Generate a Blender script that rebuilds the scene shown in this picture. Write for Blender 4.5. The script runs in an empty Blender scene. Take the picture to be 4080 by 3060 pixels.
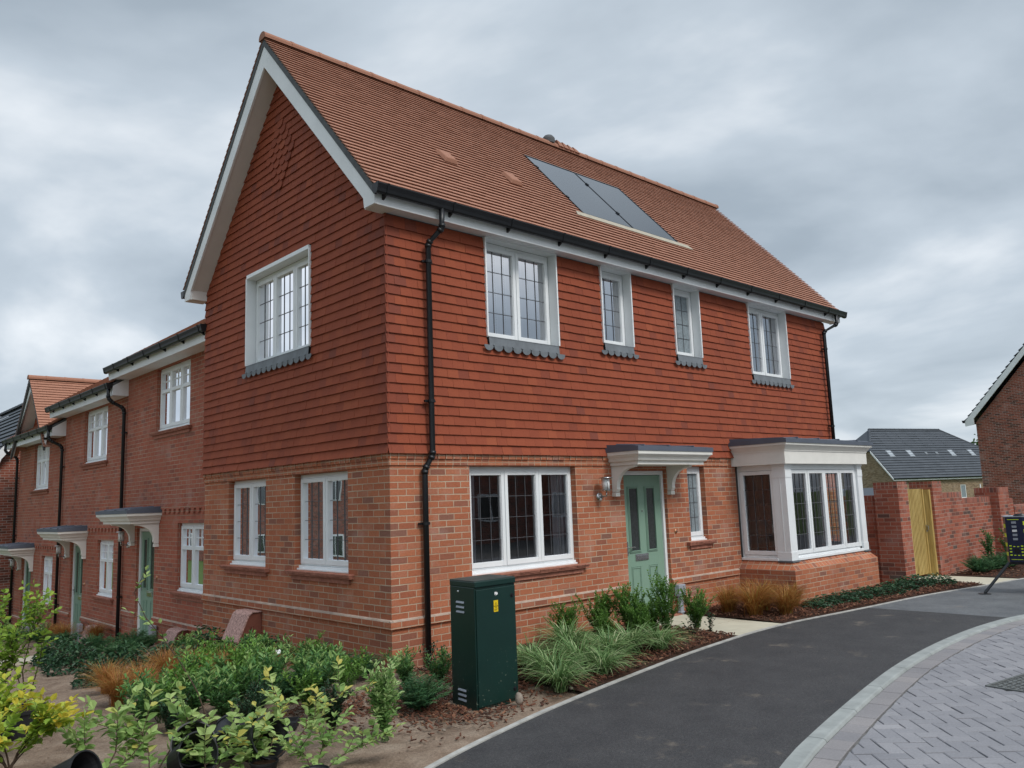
import bpy, bmesh, math, random
from mathutils import Vector, Matrix
R = math.radians
random.seed(7)
sc = bpy.context.scene
COL = sc.collection

# ---------------------------------------------------------------- camera
cam_d = bpy.data.cameras.new('camera'); cam = bpy.data.objects.new('camera', cam_d); COL.objects.link(cam)
cam.location = (-5.1780, -7.6311, 1.7741)
cam.rotation_euler = (R(98.1219), R(2.05772), R(-42.57559))
cam_d.sensor_width = 36.0; cam_d.lens = 28.673
cam_d.clip_start = .05; cam_d.clip_end = 3000
sc.camera = cam

# ---------------------------------------------------------------- world: overcast sky
SUN_AZ = R(205); SUN_EL = R(48)          # compass-like angle of the veiled sun, behind the camera
w = bpy.data.worlds.new('World'); sc.world = w; w.use_nodes = True
nt = w.node_tree; N = nt.nodes; Lk = nt.links
for n in list(N): N.remove(n)
def node(t, **k):
    n = N.new(t)
    for a, b in k.items(): setattr(n, a, b)
    return n
out = node('ShaderNodeOutputWorld'); bg = node('ShaderNodeBackground')
tc = node('ShaderNodeTexCoord'); sep = node('ShaderNodeSeparateXYZ'); Lk.new(tc.outputs['Generated'], sep.inputs[0])
def math_(op, a, b=None, c=None):
    n = node('ShaderNodeMath', operation=op)
    for i, v in enumerate((a, b, c)):
        if v is None: continue
        if isinstance(v, (int, float)): n.inputs[i].default_value = v
        else: Lk.new(v, n.inputs[i])
    return n.outputs[0]
zc = math_('MAXIMUM', sep.outputs[2], 0.0)
den = math_('ADD', zc, 0.22)
px = math_('DIVIDE', sep.outputs[0], den); py = math_('DIVIDE', sep.outputs[1], den)
cmb = node('ShaderNodeCombineXYZ'); Lk.new(px, cmb.inputs[0]); Lk.new(py, cmb.inputs[1]); Lk.new(math_('MULTIPLY', zc, 1.5), cmb.inputs[2])
mp = node('ShaderNodeMapping'); mp.inputs['Location'].default_value = (7.1, 2.3, 1.4); Lk.new(cmb.outputs[0], mp.inputs[0])
n1 = node('ShaderNodeTexNoise'); n1.inputs['Scale'].default_value = .62; n1.inputs['Detail'].default_value = 7; n1.inputs['Roughness'].default_value = .5; n1.inputs['Distortion'].default_value = .35
Lk.new(mp.outputs[0], n1.inputs['Vector'])
rmp = node('ShaderNodeValToRGB'); Lk.new(n1.outputs[0], rmp.inputs[0])
e = rmp.color_ramp.elements
e[0].position = .36; e[0].color = (.275, .33, .385, 1)
e[1].position = .64; e[1].color = (.84, .88, .92, 1)
x = rmp.color_ramp.elements.new(.47); x.color = (.355, .42, .485, 1)
x = rmp.color_ramp.elements.new(.555); x.color = (.51, .58, .65, 1)
# overcast luminance: the zenith is brighter than the horizon
el = node('ShaderNodeMapRange'); el.interpolation_type = 'SMOOTHSTEP'; Lk.new(sep.outputs[2], el.inputs[0])
el.inputs[1].default_value = .52; el.inputs[2].default_value = .92; el.inputs[3].default_value = 1.0; el.inputs[4].default_value = 2.8
sc_ = node('ShaderNodeVectorMath', operation='SCALE'); Lk.new(rmp.outputs[0], sc_.inputs[0]); Lk.new(el.outputs[0], sc_.inputs['Scale'])
sky = node('ShaderNodeTexSky'); sky.sky_type = 'NISHITA'; sky.sun_disc = False; sky.sun_elevation = SUN_EL; sky.sun_rotation = SUN_AZ
sks = node('ShaderNodeVectorMath', operation='SCALE'); Lk.new(sky.outputs[0], sks.inputs[0]); sks.inputs['Scale'].default_value = .1
mx = node('ShaderNodeMix', data_type='RGBA'); mx.inputs[0].default_value = .93
Lk.new(sks.outputs[0], mx.inputs[6]); Lk.new(sc_.outputs[0], mx.inputs[7])
Lk.new(mx.outputs[2], bg.inputs[0]); bg.inputs[1].default_value = 1.0
Lk.new(bg.outputs[0], out.inputs[0])

sd = bpy.data.lights.new('sun', 'SUN'); sd.energy = 1.7; sd.angle = R(16); sd.color = (1, .965, .91)
so = bpy.data.objects.new('sun', sd); COL.objects.link(so)
# light comes from the -y side (facing the long front), a little from -x
sdir = Vector((.02*math.cos(SUN_EL), -.95*math.cos(SUN_EL), math.sin(SUN_EL))).normalized()
so.rotation_euler = sdir.to_track_quat('Z', 'Y').to_euler(); so.location = (-10, -30, 30)
sc.view_settings.view_transform = 'Standard'; sc.view_settings.look = 'None'
sc.view_settings.exposure = 0.18; sc.view_settings.gamma = 1.0

# ---------------------------------------------------------------- materials
def mat(name):
    m = bpy.data.materials.new(name); m.use_nodes = True
    t = m.node_tree; b = t.nodes['Principled BSDF']
    return m, t, b
def N_(t, typ, **k):
    n = t.nodes.new(typ)
    for a, b in k.items():
        if a in n.inputs.keys() if hasattr(n.inputs, 'keys') else False: n.inputs[a].default_value = b
        else: setattr(n, a, b)
    return n
def ramp(t, src, stops, interp='LINEAR'):
    r = t.nodes.new('ShaderNodeValToRGB'); t.links.new(src, r.inputs[0]); r.color_ramp.interpolation = interp
    e = r.color_ramp.elements
    while len(e) > 1: e.remove(e[-1])
    e[0].position = stops[0][0]; e[0].color = (*stops[0][1], 1)
    for p, c in stops[1:]:
        x = e.new(p); x.color = (*c, 1)
    return r.outputs[0]
def noise(t, vec, scale, detail=3, rough=.55, dim=None):
    n = t.nodes.new('ShaderNodeTexNoise'); n.inputs['Scale'].default_value = scale; n.inputs['Detail'].default_value = detail
    n.inputs['Roughness'].default_value = rough
    if vec is not None: t.links.new(vec, n.inputs['Vector'])
    return n.outputs[0]
def mixc(t, fac, a, b, mode='MIX'):
    n = t.nodes.new('ShaderNodeMix'); n.data_type = 'RGBA'; n.blend_type = mode
    for i, v in ((0, fac), (6, a), (7, b)):
        if isinstance(v, (int, float)): n.inputs[i].default_value = v
        elif isinstance(v, tuple): n.inputs[i].default_value = (*v, 1)
        else: t.links.new(v, n.inputs[i])
    return n.outputs[2]
def mth(t, op, a, b=0.0):
    n = t.nodes.new('ShaderNodeMath'); n.operation = op
    for i, v in enumerate((a, b)):
        if isinstance(v, (int, float)): n.inputs[i].default_value = v
        else: t.links.new(v, n.inputs[i])
    return n.outputs[0]
def rng(t, v, a, b, c, d):
    n = t.nodes.new('ShaderNodeMapRange'); t.links.new(v, n.inputs[0])
    for i, q in enumerate((a, b, c, d)): n.inputs[i+1].default_value = q
    return n.outputs[0]
def bump(t, b, h, strength=.3, dist=.01):
    n = t.nodes.new('ShaderNodeBump'); n.inputs['Strength'].default_value = strength; n.inputs['Distance'].default_value = dist
    t.links.new(h, n.inputs['Height']); t.links.new(n.outputs[0], b.inputs['Normal'])
def uvn(t): return t.nodes.new('ShaderNodeUVMap').outputs[0]
def objc(t): return t.nodes.new('ShaderNodeTexCoord').outputs['Object']
def geo(t): return t.nodes.new('ShaderNodeNewGeometry').outputs['Position']
def tone(t):
    a = t.nodes.new('ShaderNodeAttribute'); a.attribute_name = 'tone'; return a.outputs['Fac']
def stretch(t, v, s):
    m = t.nodes.new('ShaderNodeMapping'); t.links.new(v, m.inputs[0]); m.inputs['Scale'].default_value = s; return m.outputs[0]

def brick_mat(name, stops, mortar, bw=.225, rh=.075, off=.5, ms=.0062):
    m, t, b = mat(name); uv = uvn(t)
    wob = noise(t, uv, 9, 2); wv = t.nodes.new('ShaderNodeVectorMath'); wv.operation = 'MULTIPLY_ADD'
    nn = t.nodes.new('ShaderNodeTexNoise'); nn.inputs['Scale'].default_value = 14; t.links.new(uv, nn.inputs['Vector'])
    t.links.new(nn.outputs['Color'], wv.inputs[0]); wv.inputs[1].default_value = (.007, .007, 0); t.links.new(uv, wv.inputs[2])
    br = t.nodes.new('ShaderNodeTexBrick'); t.links.new(wv.outputs[0], br.inputs['Vector'])
    br.offset = off; br.inputs['Scale'].default_value = 1; br.inputs['Brick Width'].default_value = bw; br.inputs['Row Height'].default_value = rh
    br.inputs['Mortar Size'].default_value = ms; br.inputs['Mortar Smooth'].default_value = .25; br.inputs['Bias'].default_value = 0
    br.inputs['Color1'].default_value = (0, 0, 0, 1); br.inputs['Color2'].default_value = (1, 1, 1, 1); br.inputs['Mortar'].default_value = (.5, .5, .5, 1)
    c = ramp(t, br.outputs['Color'], stops)
    c = mixc(t, .35, c, ramp(t, noise(t, uv, 42, 4, .7), [(.3, (.55, .5, .48)), (.7, (1.35, 1.35, 1.35))]), 'MULTIPLY')
    c = mixc(t, .30, c, ramp(t, noise(t, uv, 1.3, 3), [(.3, (.7, .7, .72)), (.7, (1.25, 1.2, 1.2))]), 'MULTIPLY')
    bl = rng(t, noise(t, uv, 2.2, 4, .6), .54, .72, 0, .22)     # lime bloom
    c = mixc(t, bl, c, (.52, .44, .40))
    mc = mixc(t, rng(t, noise(t, uv, 1.6, 3), .35, .65, 0, 1), (mortar[0]*.78, mortar[1]*.60, mortar[2]*.54), mortar)
    c = mixc(t, br.outputs['Fac'], c, mc)
    t.links.new(c, b.inputs['Base Color']); b.inputs['Roughness'].default_value = .92; b.inputs['Specular IOR Level'].default_value = .25
    h = mth(t, 'SUBTRACT', mth(t, 'MULTIPLY', noise(t, uv, 90, 3), .35), br.outputs['Fac'])
    bump(t, b, h, .55, .006)
    return m
BR = [(0, (.245, .118, .085)), (.07, (.285, .112, .072)), (.18, (.365, .120, .063)), (.5, (.405, .138, .070)), (.8, (.445, .162, .084)), (1, (.385, .155, .096))]
M = {}
M['brick'] = brick_mat('red_brick', BR, (.50, .395, .29))
M['header'] = brick_mat('red_brick_headers', BR, (.47, .37, .27), bw=.112, off=0)
M['brick_terrace'] = brick_mat('terrace_brick', [(0, (.24, .095, .07)), (.12, (.32, .10, .066)), (.5, (.385, .115, .07)), (1, (.36, .13, .085))], (.41, .30, .225))
M['brick_wall'] = brick_mat('garden_wall_brick', [(0, (.10, .07, .06)), (.15, (.24, .075, .05)), (.5, (.33, .095, .058)), (1, (.37, .125, .08))], (.40, .30, .24))
M['brick_far'] = brick_mat('dark_red_brick', [(0, (.10, .045, .035)), (.4, (.24, .070, .045)), (1, (.32, .10, .065))], (.42, .36, .32), ms=.008)
M['brick_buff'] = brick_mat('buff_brick', [(0, (.17, .12, .075)), (.5, (.27, .20, .125)), (1, (.33, .25, .165))], (.34, .29, .22))

def tile_mat(name, stops, rough=.8, spots=.25):
    m, t, b = mat(name); p = geo(t)
    c = ramp(t, tone(t), stops)
    c = mixc(t, .35, c, ramp(t, noise(t, p, 60, 3, .7), [(.3, (.7, .7, .7)), (.7, (1.3, 1.3, 1.3))]), 'MULTIPLY')
    c = mixc(t, spots, c, ramp(t, noise(t, p, 1.1, 4), [(.3, (.7, .7, .72)), (.7, (1.25, 1.22, 1.2))]), 'MULTIPLY')
    t.links.new(c, b.inputs['Base Color']); b.inputs['Roughness'].default_value = rough; b.inputs['Specular IOR Level'].default_value = .3
    bump(t, b, noise(t, p, 120, 3), .2, .004)
    return m
M['hang'] = tile_mat('hanging_clay_tile', [(0, (.18, .052, .035)), (.15, (.215, .052, .028)), (.45, (.262, .060, .028)), (.75, (.292, .070, .031)), (1, (.33, .086, .038))], .78)
M['rooftile'] = tile_mat('roof_clay_tile', [(0, (.31, .148, .097)), (.5, (.35, .168, .111)), (1, (.385, .188, .125))], .85, .1)
M['slate'] = tile_mat('grey_slate', [(0, (.045, .052, .062)), (1, (.085, .095, .11))], .55)

def plain(name, col, rough=.5, spec=.5, var=.12, sc=8, metal=0, bmp=0):
    m, t, b = mat(name); p = geo(t)
    f = rng(t, noise(t, p, sc, 4), .3, .7, 1-var, 1+var)
    n = t.nodes.new('ShaderNodeVectorMath'); n.operation = 'SCALE'; n.inputs[0].default_value = col; t.links.new(f, n.inputs['Scale'])
    t.links.new(n.outputs[0], b.inputs['Base Color']); b.inputs['Roughness'].default_value = rough
    b.inputs['Specular IOR Level'].default_value = spec; b.inputs['Metallic'].default_value = metal
    if bmp: bump(t, b, noise(t, p, sc*6, 4), bmp, .004)
    return m
M['white'] = plain('white_upvc', (.80, .82, .83), .35, .5, .04, 3)
M['fascia'] = plain('white_board', (.78, .79, .80), .5, .4, .07, 2.5)
M['soffit'] = plain('soffit_board', (.66, .63, .60), .6, .3, .05, 3)
M['stonewhite'] = plain('canopy_moulding', (.76, .74, .69), .55, .3, .05, 4)
M['black'] = plain('black_plastic', (.009, .010, .012), .38, .4, .15, 5)
M['lead'] = plain('lead_sheet', (.145, .16, .175), .55, .5, .18, 9, bmp=.2)
M['lead_and_refl'] = plain('lead_came_and_reflection', (.09, .092, .10), .5, .4, .05)
M['canopyroof'] = plain('grey_canopy_sheet', (.10, .115, .15), .5, .5, .08, 4)
M['verge'] = plain('dark_undercloak', (.10, .105, .11), .8, .3, .2, 12)
M['steel'] = plain('brushed_steel', (.55, .55, .55), .25, .5, .05, 5, metal=1)
M['copper'] = plain('worn_copper', (.45, .22, .12), .35, .5, .1, 9, metal=.8)
M['lampglass'] = plain('opal_glass', (.75, .76, .76), .15, .5, .02)
M['greyplastic'] = plain('grey_plastic', (.30, .32, .36), .45, .4, .06)
M['meter'] = plain('brown_meter_box', (.18, .062, .042), .55, .4, .1, 20)
M['spill'] = plain('splashed_lid', (.38, .235, .205), .8, .3, .55, 38)
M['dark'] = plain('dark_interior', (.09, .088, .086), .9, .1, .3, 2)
M['room'] = plain('room_wall', (.30, .30, .30), .9, .1, .15, 1)
M['curtain'] = plain('pale_curtain', (.80, .79, .83), .9, .1, .12, 4)
M['sillbrick'] = plain('creasing_tile', (.36, .15, .105), .85, .2, .2, 14, bmp=.2)
M['pvglass'] = plain('solar_panel_glass', (.012, .014, .020), .12, .8, .1, 1)
M['cream'] = plain('cream_flashing', (.38, .34, .265), .7, .3, .12, 10)

def door_mat():
    m, t, b = mat('sage_green_door'); p = geo(t)
    v = stretch(t, p, (22, 22, 2.2))
    n = noise(t, v, 3, 5, .6)
    c = mixc(t, n, (.185, .295, .225), (.225, .35, .27))
    t.links.new(c, b.inputs['Base Color']); b.inputs['Roughness'].default_value = .42
    bump(t, b, n, .25, .003)
    return m
M['door'] = door_mat()
def cab_mat():
    m, t, b = mat('dark_green_cabinet'); p = geo(t)
    z = t.nodes.new('ShaderNodeSeparateXYZ'); t.links.new(p, z.inputs[0])
    sp = rng(t, noise(t, stretch(t, p, (30, 30, 20)), 1.6, 2, .5), .68, .72, 0, 1)
    lo = rng(t, z.outputs[2], .12, .5, .8, 0)
    f = mth(t, 'MULTIPLY', sp, lo)
    c = mixc(t, noise(t, p, 5, 4), (.002, .020, .016), (.004, .030, .024))
    c = mixc(t, f, c, (.20, .24, .18))
    t.links.new(c, b.inputs['Base Color']); b.inputs['Roughness'].default_value = .38; b.inputs['Specular IOR Level'].default_value = .5
    bump(t, b, noise(t, p, 220, 2), .12, .002)
    return m
M['cabinet'] = cab_mat()
M['cabinet_roof'] = plain('cabinet_lid', (.04, .055, .052), .5, .5, .3, 8)

def glass_mat(name, ior, tint):
    m = bpy.data.materials.new(name); m.use_nodes = True; t = m.node_tree
    for n in list(t.nodes): t.nodes.remove(n)
    o = t.nodes.new('ShaderNodeOutputMaterial'); mix = t.nodes.new('ShaderNodeMixShader')
    tr = t.nodes.new('ShaderNodeBsdfTransparent'); tr.inputs[0].default_value = (*tint, 1)
    gl = t.nodes.new('ShaderNodeBsdfGlossy'); gl.inputs['Roughness'].default_value = .012; gl.inputs[0].default_value = (.95, .96, 1, 1)
    fr = t.nodes.new('ShaderNodeFresnel'); fr.inputs[0].default_value = ior
    bp = t.nodes.new('ShaderNodeBump'); bp.inputs['Strength'].default_value = .035; bp.inputs['Distance'].default_value = .02
    t.links.new(noise(t, geo(t), 2.2, 1), bp.inputs['Height']); t.links.new(bp.outputs[0], gl.inputs['Normal'])
    t.links.new(fr.outputs[0], mix.inputs[0]); t.links.new(tr.outputs[0], mix.inputs[1]); t.links.new(gl.outputs[0], mix.inputs[2])
    t.links.new(mix.outputs[0], o.inputs[0])
    return m
M['glass'] = glass_mat('window_glass', 2.25, (.80, .82, .83))
M['glass_up'] = glass_mat('window_glass_upper', 8.0, (.97, .97, .98))
M['glass_clear'] = glass_mat('clear_bay_glass', 1.75, (.92, .93, .93))
M['glass_obs'] = plain('obscured_glass', (.22, .26, .28), .25, .6, .2, 30)
M['glass_door'] = plain('dark_door_glass', (.035, .04, .042), .2, .6, .3, 30)

def asphalt(name, lo, hi, dust):
    m, t, b = mat(name); p = geo(t)
    c = mixc(t, rng(t, mth(t, 'ADD', mth(t, 'MULTIPLY', noise(t, p, 230, 2, .7), .6), mth(t, 'MULTIPLY', noise(t, p, 55, 3, .8), .4)), .40, .60, 0, 1), lo, hi)
    c = mixc(t, .8, c, ramp(t, noise(t, p, 2.3, 6, .7), [(.3, (.70, .70, .72)), (.7, (1.35, 1.34, 1.30))]), 'MULTIPLY')
    c = mixc(t, .7, c, ramp(t, noise(t, p, 21, 5, .8), [(.3, (.72, .72, .72)), (.7, (1.35, 1.35, 1.34))]), 'MULTIPLY')
    vo = t.nodes.new('ShaderNodeTexVoronoi'); vo.inputs['Scale'].default_value = 48; t.links.new(p, vo.inputs['Vector'])
    c = mixc(t, mth(t, 'MULTIPLY', rng(t, vo.outputs['Distance'], .10, .18, 1, 0), .45), c, (.20, .19, .18))
    d = mth(t, 'MULTIPLY', rng(t, noise(t, p, 1.5, 5, .65), .58, .72, 0, 1), rng(t, noise(t, p, 7, 3, .6), .45, .65, 0, 1))
    c = mixc(t, mth(t, 'MULTIPLY', d, dust), c, (.24, .195, .15))
    t.links.new(c, b.inputs['Base Color']); b.inputs['Roughness'].default_value = .75; b.inputs['Specular IOR Level'].default_value = .35
    h = t.nodes.new('ShaderNodeTexVoronoi'); h.inputs['Scale'].default_value = 170; t.links.new(p, h.inputs['Vector'])
    bump(t, b, h.outputs['Distance'], .5, .004)
    return m
M['asphalt'] = asphalt('new_asphalt', (.014, .014, .016), (.070, .068, .070), .7)
M['asphalt_old'] = asphalt('old_asphalt', (.085, .090, .096), (.135, .14, .148), .5)
def soil_mat():
    m, t, b = mat('sandy_soil'); p = geo(t)
    a = noise(t, p, 3, 6, .65); c = ramp(t, a, [(.25, (.155, .105, .075)), (.5, (.265, .195, .145)), (.75, (.36, .285, .22))])
    c = mixc(t, .55, c, ramp(t, noise(t, p, 45, 4, .7), [(.3, (.55, .55, .55)), (.7, (1.35, 1.35, 1.35))]), 'MULTIPLY')
    ds = t.nodes.new('ShaderNodeVectorMath'); ds.operation = 'DISTANCE'; t.links.new(p, ds.inputs[0]); ds.inputs[1].default_value = (3, 3, 0)   # rough grass beyond the building plot
    gm_ = rng(t, mth(t, 'ADD', ds.outputs['Value'], mth(t, 'MULTIPLY', noise(t, p, .5, 4), 5)), 17.5, 18.3, 0, 1)
    c = mixc(t, gm_, c, mixc(t, noise(t, p, 9, 5, .7), (.045, .085, .022), (.11, .15, .05)))
    t.links.new(c, b.inputs['Base Color']); b.inputs['Roughness'].default_value = .95; b.inputs['Specular IOR Level'].default_value = .1
    h = mth(t, 'ADD', noise(t, p, 12, 6, .7), mth(t, 'MULTIPLY', noise(t, p, 70, 3, .6), .3))
    bump(t, b, h, .8, .05)
    return m
M['soil'] = soil_mat()
M['paver'] = tile_mat('grey_block_paver', [(0, (.195, .195, .21)), (.5, (.235, .233, .248)), (1, (.28, .275, .288))], .85, .4)
M['paver_edge'] = tile_mat('warm_edge_paver', [(0, (.205, .20, .21)), (1, (.275, .255, .25))], .85, .4)
M['joint'] = plain('joint_sand', (.13, .125, .12), .95, .1, .3, 20)
M['kerb'] = plain('kerb_concrete', (.285, .30, .29), .85, .2, .16, 5, bmp=.25)
M['edging'] = plain('edging_concrete', (.37, .36, .335), .9, .2, .25, 7, bmp=.3)
M['slab'] = plain('cream_paving_slab', (.50, .46, .36), .85, .2, .1, 3, bmp=.12)
M['iron'] = plain('cast_iron', (.13, .135, .13), .6, .5, .25, 25, metal=.3)
M['bark'] = tile_mat('bark_chip', [(0, (.045, .022, .015)), (.4, (.11, .045, .027)), (.8, (.20, .085, .048)), (1, (.32, .20, .12))], .9)
M['mulchbase'] = plain('mulch_bed', (.055, .030, .021), .95, .1, .4, 20, bmp=.5)
M['potblack'] = plain('black_pot', (.018, .019, .022), .5, .4, .2, 6)
M['stone'] = plain('small_stone', (.24, .20, .165), .9, .2, .3, 15, bmp=.3)
def wood_mat():
    m, t, b = mat('yellow_treated_wood'); p = geo(t)
    n = noise(t, stretch(t, p, (18, 18, 1.4)), 2, 5, .6)
    c = ramp(t, n, [(.25, (.24, .15, .045)), (.5, (.46, .32, .10)), (.8, (.58, .45, .19))])
    t.links.new(c, b.inputs['Base Color']); b.inputs['Roughness'].default_value = .75; bump(t, b, n, .3, .004)
    return m
M['wood'] = wood_mat()
M['yellow'] = plain('warning_yellow', (.75, .52, .01), .4, .5, .03)
M['fluoro'] = plain('fluorescent_yellow', (.62, .78, .02), .4, .5, .03)
M['navy'] = plain('navy_panel', (.008, .014, .045), .35, .5, .1)
M['ink'] = plain('black_ink', (.01, .01, .01), .5, .3, 0)
M['green_ink'] = plain('green_print', (.10, .55, .08), .5, .3, 0)
M['litter'] = plain('white_litter', (.75, .75, .74), .6, .3, .05)

def leaf_mat(name, stops, trans=.3, rough=.5):
    m, t, b = mat(name); p = geo(t)
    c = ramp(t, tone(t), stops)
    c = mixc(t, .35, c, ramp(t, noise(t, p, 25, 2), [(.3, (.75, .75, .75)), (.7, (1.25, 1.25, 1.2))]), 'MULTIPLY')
    t.links.new(c, b.inputs['Base Color']); b.inputs['Roughness'].default_value = rough; b.inputs['Specular IOR Level'].default_value = .35
    tr = t.nodes.new('ShaderNodeBsdfTranslucent'); t.links.new(c, tr.inputs[0])
    mx = t.nodes.new('ShaderNodeMixShader'); mx.inputs[0].default_value = trans
    o = t.nodes['Material Output']; t.links.new(b.outputs[0], mx.inputs[1]); t.links.new(tr.outputs[0], mx.inputs[2]); t.links.new(mx.outputs[0], o.inputs[0])
    return m
M['lf_mid'] = leaf_mat('mid_green_leaf', [(0, (.030, .095, .032)), (.5, (.075, .195, .060)), (.85, (.16, .31, .085)), (1, (.29, .42, .14))])
M['lf_privet'] = leaf_mat('fresh_green_leaf', [(0, (.045, .125, .022)), (.5, (.11, .25, .04)), (1, (.20, .36, .07))])
M['lf_bright'] = leaf_mat('bright_variegated_leaf', [(0, (.08, .20, .045)), (.5, (.19, .36, .10)), (1, (.40, .52, .22))])
M['lf_dark'] = leaf_mat('dark_green_leaf', [(0, (.016, .048, .024)), (.6, (.038, .098, .045)), (1, (.08, .155, .06))], .15)
M['lf_blue'] = leaf_mat('feathery_green_leaf', [(0, (.022, .080, .038)), (.5, (.055, .155, .068)), (1, (.11, .23, .085))])
M['lf_carex'] = leaf_mat('variegated_sedge', [(0, (.07, .15, .045)), (.5, (.165, .29, .10)), (.8, (.30, .42, .18)), (1, (.46, .52, .29))])
M['lf_orange'] = leaf_mat('orange_sedge', [(0, (.22, .075, .02)), (.5, (.42, .17, .045)), (.8, (.48, .29, .08)), (1, (.30, .33, .08))])
M['lf_lime'] = leaf_mat('lime_leaf', [(0, (.15, .27, .035)), (.5, (.29, .43, .06)), (.85, (.50, .56, .08)), (1, (.66, .52, .06))], .4)
M['lf_pale'] = leaf_mat('pale_green_leaf', [(0, (.13, .25, .06)), (.5, (.26, .41, .12)), (.9, (.42, .54, .20)), (1, (.60, .55, .14))], .4)
M['lf_tree'] = leaf_mat('tree_leaf', [(0, (.03, .07, .02)), (1, (.08, .15, .04))], .2)
M['stem'] = plain('woody_stem', (.075, .05, .035), .85, .2, .3, 30)
M['stem_green'] = plain('green_stem', (.07, .11, .04), .8, .2, .3, 30)

# ---------------------------------------------------------------- mesh collector
ORG = {}                                  # object name -> world origin of its thing
class MB:
    def __init__(s): s.v = []; s.f = []; s.t = []; s.uv = []
    def face(s, pts, tone=.5, uv=None):
        i = len(s.v); s.v += [tuple(p) for p in pts]; s.f.append(tuple(range(i, i+len(pts)))); s.t.append(tone); s.uv.append(uv)
    def hexa(s, c, tone=.5):              # 8 corners: bottom 0-3, top 4-7
        i = len(s.v); s.v += [tuple(p) for p in c]
        for q in ((0, 3, 2, 1), (4, 5, 6, 7), (0, 1, 5, 4), (1, 2, 6, 5), (2, 3, 7, 6), (3, 0, 4, 7)):
            s.f.append(tuple(i+k for k in q)); s.t.append(tone); s.uv.append(None)
    def box(s, F, a, b, tone=.5):         # F maps (s,d,z)
        (x0, y0, z0), (x1, y1, z1) = a, b
        s.hexa([F(x0, y0, z0), F(x1, y0, z0), F(x1, y1, z0), F(x0, y1, z0), F(x0, y0, z1), F(x1, y0, z1), F(x1, y1, z1), F(x0, y1, z1)], tone)
    def prism(s, F, prof, s0, s1, tone=.5):   # profile (d,z) extruded along s
        n = len(prof); i = len(s.v)
        s.v += [tuple(F(s0, d, z)) for d, z in prof] + [tuple(F(s1, d, z)) for d, z in prof]
        for k in range(n):
            s.f.append((i+k, i+(k+1) % n, i+n+(k+1) % n, i+n+k)); s.t.append(tone); s.uv.append(None)
        s.f.append(tuple(range(i, i+n))); s.f.append(tuple(range(i+n, i+2*n))); s.t += [tone]*2; s.uv += [None]*2
    def prism_d(s, F, prof, d0, d1, tone=.5):  # profile (s,z) extruded along d
        s.prism(lambda a, b, c: F(b, a, c), prof, d0, d1, tone)
    def tube(s, pts, r, seg=8, tone=.5, cap=True):
        pts = [Vector(p) for p in pts]; rs = r if isinstance(r, (list, tuple)) else [r]*len(pts)
        i = len(s.v); up = None
        for k, p in enumerate(pts):
            a = pts[max(k-1, 0)]; b = pts[min(k+1, len(pts)-1)]; d = (b-a).normalized()
            if up is None:
                up = d.orthogonal().normalized()
            u = (up - d*up.dot(d));
            if u.length < 1e-5: u = d.orthogonal()
            u.normalize(); up = u; v = d.cross(u)
            for j in range(seg):
                an = 2*math.pi*j/seg; s.v.append(tuple(p + (u*math.cos(an)+v*math.sin(an))*rs[k]))
        for k in range(len(pts)-1):
            for j in range(seg):
                a = i+k*seg+j; b = i+k*seg+(j+1) % seg
                s.f.append((a, b, b+seg, a+seg)); s.t.append(tone); s.uv.append(None)
        if cap:
            s.f.append(tuple(i+j for j in range(seg))[::-1]); s.f.append(tuple(i+(len(pts)-1)*seg+j for j in range(seg))); s.t += [tone]*2; s.uv += [None]*2
    def lathe(s, c, prof, seg=20, tone=.5, axis=None):   # prof [(r,h)...]
        c = Vector(c); ax = Vector(axis or (0, 0, 1)).normalized(); u = ax.orthogonal().normalized(); v = ax.cross(u); i = len(s.v)
        for r, h in prof:
            for j in range(seg):
                an = 2*math.pi*j/seg; s.v.append(tuple(c+ax*h+(u*math.cos(an)+v*math.sin(an))*r))
        for k in range(len(prof)-1):
            for j in range(seg):
                a = i+k*seg+j; b = i+k*seg+(j+1) % seg
                s.f.append((a, b, b+seg, a+seg)); s.t.append(tone); s.uv.append(None)
    def build(s, name, m, parent=None, smooth=False, autouv=True, bevel=0, recalc=True):
        off = Vector((0, 0, 0))
        if parent is not None: off = ORG.get(parent.name, off)
        me = bpy.data.meshes.new(name); me.from_pydata([tuple(Vector(p)-off) for p in s.v], [], s.f)
        ta = me.attributes.new('tone', 'FLOAT', 'FACE'); ta.data.foreach_set('value', s.t)
        uvl = me.uv_layers.new(name='UVMap'); vv = s.v; data = uvl.data; li = 0; co = []
        for f, u in zip(s.f, s.uv):
            if u is not None:
                for q in u: co += [q[0], q[1]]
                continue
            p = [Vector(vv[k]) for k in f]; n = Vector((0, 0, 0))
            for k in range(len(p)): n += p[k].cross(p[(k+1) % len(p)])
            if n.length: n.normalize()
            ax, ay, az = abs(n.x), abs(n.y), abs(n.z)
            for q in p:
                if az > .75: co += [q.x, q.y]
                elif ax > ay: co += [q.y, q.z]
                else: co += [q.x, q.z]
        data.foreach_set('uv', co)
        if recalc or bevel:
            bm = bmesh.new(); bm.from_mesh(me)
            if recalc: bmesh.ops.recalc_face_normals(bm, faces=bm.faces[:])
            bm.to_mesh(me); bm.free()
        if smooth:
            for p in me.polygons: p.use_smooth = True
        me.materials.append(m)
        o = bpy.data.objects.new(name, me); COL.objects.link(o)
        if parent is not None: o.parent = parent; ORG[o.name] = off
        if bevel:
            bv = o.modifiers.new('bevel', 'BEVEL'); bv.width = bevel; bv.segments = 2; bv.limit_method = 'ANGLE'
        return o
def tag(o, label=None, cat=None, group=None, kind=None):
    if label: o['label'] = label
    if cat: o['category'] = cat
    if group: o['group'] = group
    if kind: o['kind'] = kind
    return o
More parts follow.
